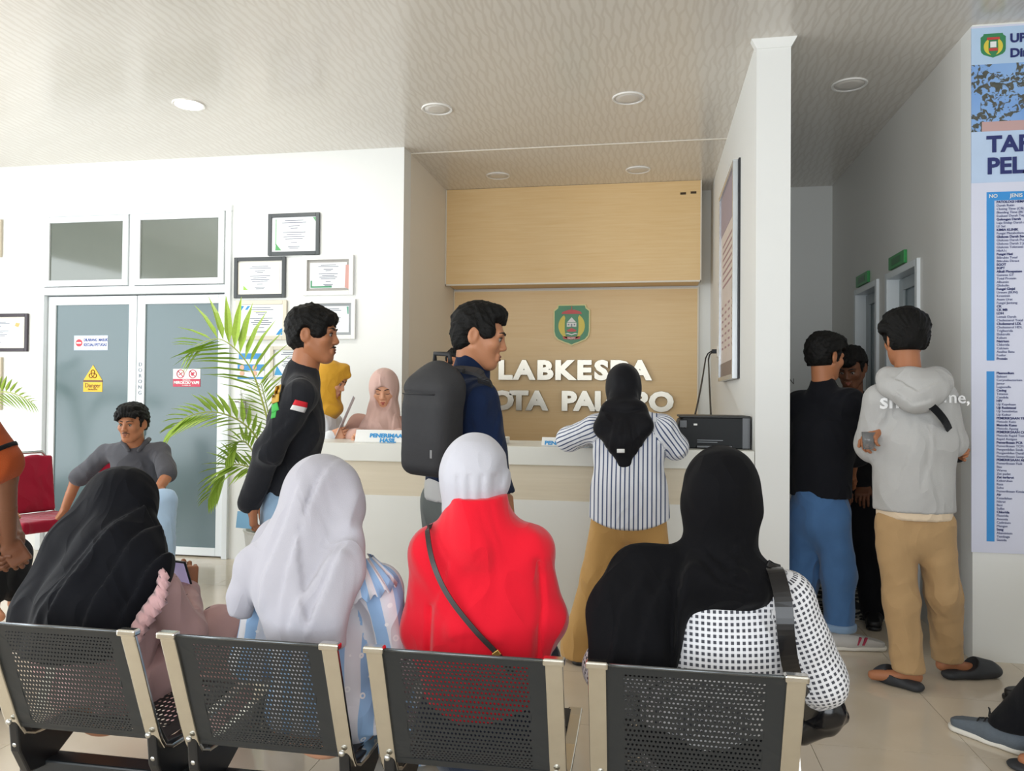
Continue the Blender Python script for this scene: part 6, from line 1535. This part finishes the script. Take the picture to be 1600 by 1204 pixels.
S = p.trousers(.009, .15, (.1, .082, .07)); S.disp(wrinkle(.006, 14, 121)); S.build('jeans', cloth('light_denim', '#a9c3dd', .85, .12), p.e)
for l in l0: shoe(p.e, l[2] - l[3] * .07 + v(0, 0, -.085), l[2] + l[3] * .2 + v(0, 0, -.085), M_SHOEB, M_SOLE)
hair_short(p.e, p.J['head'], p.J['hR'], .96, .012, [((.02, .078, .085), (.055, .03, .026)), ((-.05, .072, .075), (.035, .028, .028)), ((.06, .05, .05), (.03, .04, .035)), ((0, .03, .115), (.075, .07, .03))], -.04, .25, .05, .008, seed=16, forehead=.058)

# man in the orange shirt at the left edge
Y = 2.72
hip = P(-75, 850, Y)
p = stander('man in an orange shirt at the left picture edge with clasped hands', hip, P(-70, 690, Y), P(-75, 590, Y), P(-70, 520, Y),
            [P(-55, 640, Y + .2), P(0, 770, Y + .2), P(28, 845, Y + .05)], [P(-55, 640, Y - .2), P(10, 745, Y - .14), P(14, 848, Y - .02)], 8, SK_D, rotm(0), 1.0)
p.hand('ra', (.35, .35, -.9), (.6, -.75, 0), 1, curl=(35, 40, 30)); p.hand('la', (.2, -.6, -.7), (.8, .5, .1), -1, curl=(35, 40, 30)); p.body()
M_ORG = cloth('burnt_orange_shirt', '#a04a24', .85, .08, .1)
S = p.top(.008, .16, .17, .066, .72, (.075, .08, .06), sleeve=.40, drop=.0); S.disp(wrinkle(.006, 12, 131, (1, 1, .5))); S.clip(P(-70, 850, Y), (0, 0, -1)); oo = S.build('shirt', M_ORG, p.e)
A = p.J['ra']; d = unit(A[1] - A[0]); q0 = A[0] + (A[1] - A[0]) * .66
S = Soft(.006); S.cap(q0 - d * .05, q0 + d * .05, .090, .0925, .005); S.clip(q0 - d * .009, -d); S.clip(q0 + d * .009, d); S.build('sleeve_band', M_BLKC, p.e)
S = p.trousers(.01, .16, (.11, .09, .08)); S.disp(wrinkle(.005, 12, 141)); S.build('trousers', M_BLKT, p.e)
for l in (p.J['ll'], p.J['rl']): shoe(p.e, l[2] - l[3] * .07 + v(0, 0, -.08), l[2] + l[3] * .2 + v(0, 0, -.08), M_SHOEB, M_SHOEB)
hair_short(p.e, p.J['head'], p.J['hR'], 1.0, .006, [((0, .085, .08), (.06, .03, .025))], seed=18)

# person in black seated at the left edge, only the robe and a foot showing
Y = 3.75
hip = P(-60, 850, Y); hip[2] = .52
kn = P(22, 866, Y - .05); an = P(24, 935, Y - .05); an2 = P(-12, 940, Y - .2); kn2 = P(-10, 868, Y - .2)
p = sitter('person in a black robe seated behind the man in orange, one foot showing', hip, hip + v(0, 0, .3), hip + v(.02, 0, .52), hip + v(.05, 0, .68), [hip + v(0, .2, .46), hip + v(.02, .24, .2), hip + v(.14, .1, .14)], [hip + v(0, -.2, .46), hip + v(.02, -.24, .2), hip + v(.14, -.1, .14)], -8, SK_T, rotm(-8, -10), 1.0,
           [[hip + v(.02, .09, 0), kn, an, unit(v(.8, -.5, 0))], [hip + v(.02, -.09, 0), kn2, an2, unit(v(.8, -.5, 0))]])
p.hand('ra', (.9, .2, -.2), (0, 0, 1), 1); p.hand('la', (.9, -.2, -.2), (0, 0, 1), -1); p.body()
S = p.top(.01, .17, .17, .066); 
for l in (p.J['ll'], p.J['rl']): S.chain([l[0], l[1], l[2] + v(0, 0, .06)], [.12, .075, .075], .08)
S.disp(wrinkle(.006, 12, 151)); S.build('robe', M_BLKC, p.e)
S = Soft(.007); hijab_head(S, p.J['head'], p.J['hR'], 1.04); S.chain([p.J['head'] - v(0, 0, .1), p.J['chest']], [.1, .17], .05, (p.R[:, 1], .7)); S.ell(p.J['head'] + p.J['hR'] @ v(0, .142, -.024), v(.064, .085, .082), p.J['hR'], .012, 's'); S.build('hijab', M_HIJK, p.e)
banquet_chair((hip[0], Y, 0), -8, 'crimson banquet chair beneath the person in the black robe at the left edge')

# ------------------------------------------------------------------ people at the right edge, feet only
def edge_sitter(label, hip, a, feet, m_leg, hand_a=0):
    R = rotm(a); f = R[:, 1]; x_ = R[:, 0]; legs = []
    for sd, (ht, tt) in zip((-1, 1), feet):
        ht, tt = np.array(ht, float), np.array(tt, float); d = unit(tt - ht); an = ht + d * .07 + v(0, 0, .085); kn = hip + x_ * sd * .12 + f * .42; kn[2] = .46
        legs.append([hip + x_ * sd * .09, kn, an, d])
    up = v(0, 0, 1)
    p = sitter(label, hip, hip + up * .3, hip + up * .5 + f * .02, hip + up * .67 + f * .05, [hip - x_ * .19 + up * .46, hip - x_ * .22 + up * .2 + f * .08, hip - x_ * .1 + up * .12 + f * .32], [hip + x_ * .19 + up * .46, hip + x_ * .22 + up * .2 + f * .08, hip + x_ * .1 + up * .12 + f * .32], a, SK_M, rotm(a, -8), 1.0, legs)
    p.hand('la', f + v(0, 0, -.2), (0, 0, 1), 1); p.hand('ra', f + v(0, 0, -.2), (0, 0, 1), -1); p.body()
    S = p.top(.01); S.disp(wrinkle(.005, 12, 161)); S.build('shirt', M_BLKC, p.e); S = p.trousers(.009, .15, (.1, .082, .068)); S.disp(wrinkle(.004, 14, 171)); S.clip(v(0, 0, .08), (0, 0, -1)); S.build('trousers', m_leg, p.e)
    hair_short(p.e, p.J['head'], p.J['hR'], 1.0, .006, seed=20)
    return p, legs
tA, hA = PZ(1484, 1136, 0), PZ(1606, 1180, 0); dA = unit(hA - tA); hA = tA + dA * .29
fB_t = PZ(1566, 1092, 0); fB_h = fB_t + unit(v(.9, -.3, 0)) * .28
hipA = v(1.95, 3.05, .5)
p, legs = edge_sitter('seated person in black trousers and grey sneakers at the right edge', hipA, 170, [(hA, tA), (fB_h, fB_t)], M_BLKT)
M_SNG = mat('slate_mesh_sneaker', '#5d666f', .7, var=.15, scale=60, bump=.3, bscale=400)
for (h_, t_) in ((hA, tA), (fB_h, fB_t)):
    sh = shoe(p.e, h_, t_, M_SNG if h_ is hA else M_SHOEB, M_SOLE if h_ is hA else M_SHOEB, 'sneaker')
    d = unit(t_ - h_); sd = np.cross(d, [0, 0, 1])
    if h_ is hA:
        for k in range(3): MB().tube([h_ + d * (.12 + .025 * k) - sd * .028 + v(0, 0, .088 - .006 * k), h_ + d * (.125 + .025 * k) + v(0, 0, .097 - .008 * k), h_ + d * (.12 + .025 * k) + sd * .028 + v(0, 0, .088 - .006 * k)], .003, 6).build('lace', M_SHOEB, sh, smooth=True)
        MB().tube([h_ + d * .13 + v(0, 0, .1), h_ + d * .15 + sd * .02 + v(0, 0, .125), h_ + d * .16 + sd * .05 + v(0, 0, .11), h_ + d * .14 + v(0, 0, .098)], .0028, 6).build('lace', M_SHOEB, sh, smooth=True)
banquet_chair((1.95, 3.05, 0), 170, 'crimson banquet chair beneath the person with slate sneakers, outside the right edge')
tB = PZ(1576, 1196, 0); hB = tB + unit(v(.92, -.4, 0)) * .27
p, legs = edge_sitter('seated person in a black sandal at the bottom right corner', v(2.0, 2.35, .5), 172, [(hB, tB), (hB + v(.1, -.25, 0), tB + v(.1, -.25, 0))], M_NAVYT)
for (h_, t_) in ((hB, tB), (hB + v(.1, -.25, 0), tB + v(.1, -.25, 0))):
    d = unit(t_ - h_); sd = np.cross(d, [0, 0, 1])
    S = Soft(.006); S.chain([h_ + d * .03 + v(0, 0, .012), t_ - d * .04 + v(0, 0, .012)], [.04, .048], .03, ((0, 0, 1), .35)); S.chain([t_ - d * .08 + sd * .045 + v(0, 0, .02), t_ - d * .08 + v(0, 0, .062), t_ - d * .08 - sd * .045 + v(0, 0, .02)], [.014, .016, .014], .02, (d, 1.0)); S.clip(v(0, 0, .001), (0, 0, -1)); so = S.build('sandal', M_CLOG, p.e)
banquet_chair((2.0, 2.35, 0), 172, 'crimson banquet chair beneath the person in the sandal, outside the lower right corner')

# ------------------------------------------------------------------ lettering becomes plain geometry
dg = bpy.context.evaluated_depsgraph_get()
for o in [o for o in bpy.data.objects if o.type == 'FONT']:
    me = bpy.data.meshes.new_from_object(o.evaluated_get(dg))
    n = bpy.data.objects.new(o.name, me); nm = o.name; COL.objects.link(n)
    n.parent = o.parent; n.location = o.location; n.rotation_euler = o.rotation_euler; n.scale = o.scale
    for k in ('label', 'category', 'group', 'kind'):
        if k in o: n[k] = o[k]
    bpy.data.objects.remove(o); n.name = nm
